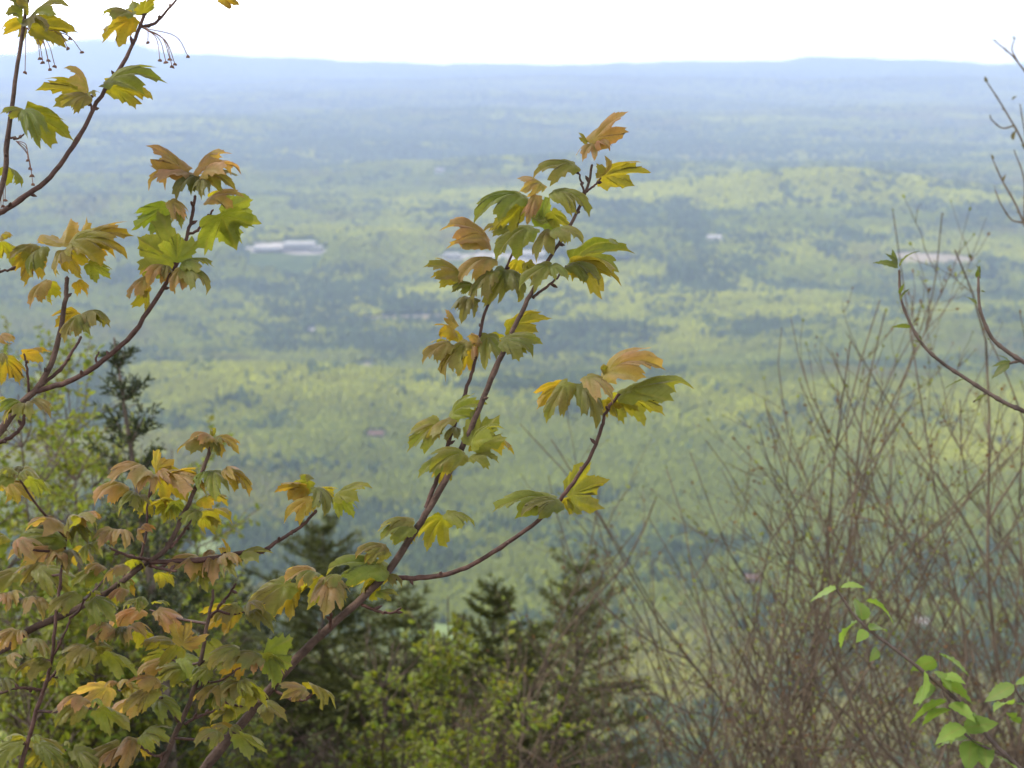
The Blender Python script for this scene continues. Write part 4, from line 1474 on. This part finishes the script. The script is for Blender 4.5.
# ---- bushes along the bottom
leafy('round yellow-green bush at the bottom just left of the leaning stem', 5.6, 185, [(165, 690), (190, 665), (215, 690)], 211, twig_n=15, size=0.032, name='leafy_bush', cat='bush')
leafy('bright bush right under the leaning stem near the bottom edge', 6.0, 290, [(262, 728), (292, 712), (318, 722), (338, 735)], 212, twig_n=13, size=0.030, name='leafy_bush', cat='bush')
leafy('sprawling bush with pale green leaf tufts between stem and arching spruce', 6.2, 378, [(350, 668), (380, 655), (402, 680), (362, 715)], 213, twig_n=9, size=0.034, name='leafy_bush', cat='bush')
leafy('tall yellow-green bush with reddish stems below the arching spruce', 6.6, 440, [(432, 618), (458, 640), (412, 655), (448, 596)], 214, twig_n=8, size=0.034, name='leafy_bush', cat='bush', mat=M_twig)
leafy('bright leafy bush in front of the short bushy spruce', 6.0, 505, [(490, 665), (520, 690), (545, 705), (505, 640)], 215, twig_n=8, size=0.030, name='leafy_bush', cat='bush', mat=M_twig)
leafy('low bush at the bottom edge, middle of the picture', 5.6, 455, [(430, 720), (470, 705), (500, 735)], 216, twig_n=11, size=0.028, name='leafy_bush', cat='bush')
leafy('small bush at the bottom edge under the bare stems of the olive spruce', 5.8, 575, [(560, 715), (595, 700), (612, 735)], 217, twig_n=7, size=0.024, name='leafy_bush', cat='bush', col=(0.13, 0.17, 0.035))
leafy('dim green bush at the bottom edge left of the middle bushes', 7.0, 350, [(325, 745), (370, 738), (400, 728)], 218, twig_n=14, size=0.030, name='leafy_bush', cat='bush', col=(0.10, 0.14, 0.03))

# ---- bare budding shrubs
bare_shrub('bare shrub with two thin tall tips left of the olive spruce', 6.6, 610, [(520, 424), (553, 442), (590, 492), (548, 585), (575, 520)], 301, twig_n=7)
bare_shrub('bare pale-stemmed shrub rising through the olive spruce', 6.9, 650, [(600, 480), (632, 535), (655, 500), (622, 560), (582, 600)], 302, twig_n=9, r0=0.013)
bare_shrub('bare shrub right of the olive spruce, stems fanning left over the valley', 6.8, 712, [(650, 520), (690, 452), (722, 470), (665, 600)], 303)
bare_shrub('bare shrub with tips crossing the yellow-green hillside, right of middle', 6.0, 790, [(690, 560), (735, 440), (765, 402), (792, 432), (700, 650)], 304)
bare_shrub('tall bare shrub whose fan of tips ends under the near pale hill', 6.5, 870, [(768, 412), (800, 382), (832, 352), (848, 335), (762, 520)], 305, twig_n=10)
bare_shrub('bare shrub left of the twig with narrow opening leaves', 5.6, 915, [(850, 345), (885, 312), (868, 380), (820, 450), (790, 560)], 306, twig_n=10)
bare_shrub('tall bare shrub directly behind the twig with narrow opening leaves', 6.0, 965, [(880, 300), (915, 332), (942, 215), (900, 420), (930, 300)], 307, twig_n=10)
bare_shrub('tall bare shrub with two parallel tips before the far pink field', 5.2, 1010, [(893, 212), (955, 250), (985, 330), (960, 400)], 308, twig_n=9)
bare_shrub('bare shrub farther down the slope below the near pale hill', 8.0, 830, [(800, 482), (850, 452), (830, 522), (775, 560)], 311)
bare_shrub('twiggy bare shrub behind the bright green spray', 7.4, 935, [(900, 452), (950, 424), (870, 482), (982, 480), (912, 540)], 312, twig_n=10)
bare_shrub('bare shrub farther back at the right edge below the dark twig', 8.0, 1015, [(1000, 422), (962, 482), (1022, 384), (1000, 520)], 313, twig_n=10)
bare_shrub('low dense bare shrub at the bottom left of the bright green spray', 5.0, 850, [(760, 612), (742, 652), (800, 602), (830, 640), (770, 690)], 314, twig_n=11, r0=0.012)
bare_shrub('low bare shrub at the bottom edge right of the middle bushes', 5.6, 690, [(640, 640), (672, 662), (710, 640), (650, 700), (735, 690)], 315, twig_n=11)
bare_shrub('low bare shrub in the lower right corner under the bright green spray', 5.2, 960, [(880, 660), (920, 700), (950, 640), (1000, 610), (860, 715)], 316, twig_n=11)
bare_shrub('dark-stemmed bare shrub among the bushes at the bottom middle', 6.0, 540, [(505, 600), (535, 640), (560, 590), (470, 690)], 317, twig_n=7, mat=M_twig_dark, bud=(0.15, 0.19, 0.04))

bare_shrub('twiggy bare shrub filling the right edge beside the bright green spray', 5.6, 1000, [(985, 470), (1010, 440), (960, 560), (1020, 520), (940, 600)], 319, twig_n=11)
bare_shrub('bare shrub with short crooked tips in the lowest right corner', 6.4, 990, [(970, 640), (1005, 600), (930, 660), (1020, 660), (900, 620)], 320, twig_n=12)
# ---- hand-set sprays near the right edge
def ovate(rng, kx, ky, width=0.46):
    t = np.linspace(0, 1, 15)
    wv = width / 2 * 1.12 * np.sin(np.pi * t ** 0.72) ** 0.9 * (1 - 0.32 * t ** 2)
    wv = wv * (1 + 0.05 * np.cos(np.arange(15) * math.pi))
    cols = np.linspace(-1, 1, 9)
    x = (cols[None] * wv[:, None]).ravel(); y = np.repeat(t, 9)
    a = np.abs(np.tile(cols, 15))
    va = np.minimum(a, np.abs(((y * 9 - a * 1.3) % 1.0) - 0.5) * 1.4 + 0.05)
    z = 0.02 * np.sin((y * 9 - a * 1.3) * 2 * math.pi) * a
    kx += 1e-3; ky += 1e-3
    X = np.sin(kx * np.abs(x)) / kx * np.sign(x); Z = z + (1 - np.cos(kx * x)) / kx * 1.0
    Rr = 1 / ky
    Y2 = (Rr + Z) * np.sin(ky * y); Z2 = (Rr + Z) * np.cos(ky * y) - Rr
    it = 14 * 9 + 4
    L = math.hypot(Y2[it], Z2[it]); ca, sa = Y2[it] / L, Z2[it] / L
    V = np.column_stack([X / L, (ca * Y2 + sa * Z2) / L, (-sa * Y2 + ca * Z2) / L])
    F = np.array([(r * 9 + k, r * 9 + k + 1, r * 9 + 10 + k, r * 9 + 9 + k) for r in range(14) for k in range(8)])
    return V, F, va

def spray(name, label, cat, D, branches, leaves, block, seed, col, width, mat, twig_mat, L0):
    rng = np.random.default_rng(seed)
    ox, oy, sc = block
    T = None; allC = []
    for (kind, r0, r1, pp, ground) in branches:
        P = np.array(pp, float).reshape(-1, 2) / sc + np.array([ox, oy])
        C = catmull(np.column_stack([P, np.full(len(P), D)]), 6)
        W3 = np.array([unproj(*c) for c in C]); allC.append(C)
        rad = np.linspace(r0, r1, len(C)) * D / F_PX * (1 + 0.3 * (np.arange(len(C)) % 6 == 3))
        if ground:
            v = unit(W3[0] - W3[1]); q = W3[0].copy(); ext = []
            while q[2] > float(terrain(q[0], q[1])) - 0.08 and len(ext) < 60:
                v = unit(v + np.array([0, 0, -0.09])); q = q + v * 0.12; ext.append(q.copy())
            ext = np.array(ext[::-1])
            W3 = np.vstack([ext, W3]); rad = np.concatenate([np.linspace(1.8, 1, len(ext)) * rad[0], rad])
        if T is None:
            g = W3[0].copy(); g[2] = float(terrain(g[0], g[1])); T = thing(name, label, cat, g)
        mb = MB(); mb.tube(W3, rad, 7); mb.build(kind, twig_mat, T)
    A = np.vstack(allC)
    for ln in leaves.strip().splitlines():
        f = [float(q) for q in ln.split()]
        bx, by, tx, ty = f[0] / sc + ox, f[1] / sc + oy, f[2] / sc + ox, f[3] / sc + oy
        wsc = f[4] if len(f) > 4 else 1.0
        off = rng.uniform(-0.02, 0.02)
        b = unproj(bx, by, D + off)
        c2 = np.array([tx - bx, by - ty]); ch = np.hypot(*c2)
        dw = math.sqrt(max(0, min((L0 * rng.uniform(.85, 1.05)) ** 2 - ch ** 2, ch ** 2))) * rng.choice([1, 1, -1])
        c = c2[0] * CR + c2[1] * CU - dw * CF; cl = np.linalg.norm(c); c /= cl
        n0 = CU * 0.7 - CF * rng.uniform(-0.6, 0.9) + CR * rng.normal(0, 0.35)
        n = unit(n0 - (n0 @ c) * c); X = np.cross(c, n)
        V, F, va = ovate(rng, rng.uniform(0.8, 2.2), rng.uniform(0.3, 1.0), width * wsc)
        Lm = cl * D / F_PX
        V = b + Lm * (V[:, 0:1] * X + V[:, 1:2] * c + V[:, 2:3] * n)
        cc = np.array(col) * rng.uniform(0.8, 1.2) * np.ones((len(V), 1)) * (1 + 0.12 * (vnoise(V[:, 0] * 90, V[:, 2] * 90, 3) - 0.5))[:, None]
        mb = MB(); mb.add(V, F, 0, tint=cc, vein=np.column_stack([va, np.full(len(va), 0.5 / 9), va]))
        k = int(np.argmin(np.hypot(A[:, 0] - bx, A[:, 1] - by)))
        nd3 = unproj(*A[k])
        lf = mb.build('leaf', mat, T)
        if np.linalg.norm(nd3 - b) > 0.004:
            pm = MB(); pm.tube(np.array([nd3, (nd3 + b) / 2 + CU * 0.002, b, b + c * Lm * 0.1]), np.array([.8, .6, .5, .3]) * D / F_PX, 5)
            p = pm.build('petiole', M_petiole, T); p.parent = lf; p.matrix_parent_inverse = Matrix.Translation(-Vector(T.location))
    return T

spray('budding_shrub', 'dark thin twigs with narrow opening leaves curving in from the right edge', 'shrub', 2.6, [
    ('twig', 2.6, 1.2, [1000, 850, 920, 560, 840, 507, 790, 485, 730, 450, 665, 408, 600, 365, 540, 310, 500, 240, 475, 170, 470, 90], True),
    ('twig', 2.7, 1.3, [980, 480, 900, 400, 840, 362, 790, 330, 745, 290, 715, 225, 706, 180, 704, 110], True),
    ('twig', 1.4, 1.0, [728, 452, 715, 462, 690, 478], False),
    ('twig', 1.6, 1.0, [826, 357, 805, 362, 796, 366], False),
], """
468 82 392 68
466 76 428 40
464 70 446 28
470 78 530 33
472 178 458 150 0.8
474 180 494 146 0.9
470 160 478 130 0.7
505 258 448 258
508 258 526 232 0.8
535 306 505 298 0.8
536 300 536 280 0.7
664 410 606 438 1.2
725 458 688 480 0.8
790 488 766 492 1.0
704 112 688 78 1.6
706 112 700 76 1.6
698 190 672 164 1.3
712 150 722 155 0.9
736 295 728 290 0.8
796 366 744 410 1.1
800 360 756 338 1.2
802 362 744 374 0.9
""", (740, 240, 2.954), 401, (0.10, 0.125, 0.03), 0.34, M_beech, M_twig_dark, 18)

spray('beech_sapling', 'bright green leafy spray of a young tree in the lower right corner', 'sapling', 2.9, [
    ('stem', 2.6, 1.1, [930, 900, 800, 768, 720, 690, 650, 600, 560, 520, 460, 440, 345, 350, 275, 255], True),
    ('branch', 1.5, 0.9, [760, 735, 670, 690, 630, 650, 600, 580, 580, 540, 570, 435], False),
    ('branch', 1.4, 0.9, [900, 700, 850, 620, 800, 560, 785, 528], False),
], """
275 255 215 302
290 248 345 246 0.7
350 345 340 288 1.5
362 288 428 348 1.3
335 350 300 436 1.2
362 375 322 402
372 372 437 388
395 428 360 456
562 460 505 502
570 440 637 492
530 490 512 590 1.3
580 505 632 518
575 525 648 572 1.2
592 575 485 646
562 540 515 602
600 585 656 625
602 600 540 662
642 650 548 692
640 655 742 640 1.2
662 680 588 722
662 690 635 770 1.3
672 690 704 735
692 740 712 775
735 735 785 765
786 530 700 580
790 525 840 512
780 585 705 592
772 610 802 642
560 490 590 540
610 640 590 690
680 640 650 600
700 700 690 760 1.2
800 640 760 620
840 600 800 590
""", (740, 500, 2.866), 402, (0.165, 0.245, 0.050), 0.46, M_beech, M_twig_dark, 40)

spray('bare_shrub', 'tallest bare shrub, its grey tips curving in past the right edge up to the sky', 'shrub', 4.4, [
    ('stem', 1.9, 0.6, [1130, 700, 1090, 330, 1056, 160, 1036, 92, 1016, 60, 996, 42], True),
    ('stem', 1.7, 0.6, [1120, 700, 1078, 350, 1046, 215, 1026, 150, 1006, 112, 987, 82], True),
    ('stem', 1.6, 0.6, [1100, 700, 1066, 440, 1040, 275, 1020, 214, 1002, 180, 993, 160], True),
    ('branch', 1.1, 0.55, [1050, 308, 1030, 232, 1012, 220, 1002, 206, 995, 190], False),
    ('branch', 0.9, 0.5, [1013, 126, 1002, 128, 992, 120, 990, 115], False),
    ('branch', 0.9, 0.5, [1030, 162, 1024, 128, 1020, 104], False),
    ('branch', 0.95, 0.5, [1024, 226, 1024, 180, 1014, 150], False),
    ('branch', 0.9, 0.5, [1018, 62, 1012, 50, 1014, 40], False),
], """
996 42 992 39
987 82 985 76
993 160 991 154
995 190 993 185
1006 112 1001 108
1003 182 1006 174
1014 40 1012 36
1004 50 1006 44
1036 92 1031 88
1026 150 1021 144
1020 214 1015 212
1002 206 998 204
1013 140 1016 130
1024 200 1029 192
1012 100 1017 96
""", (0, 0, 1.0), 403, (0.12, 0.10, 0.06), 0.5, M_beech, M_twig, 6)
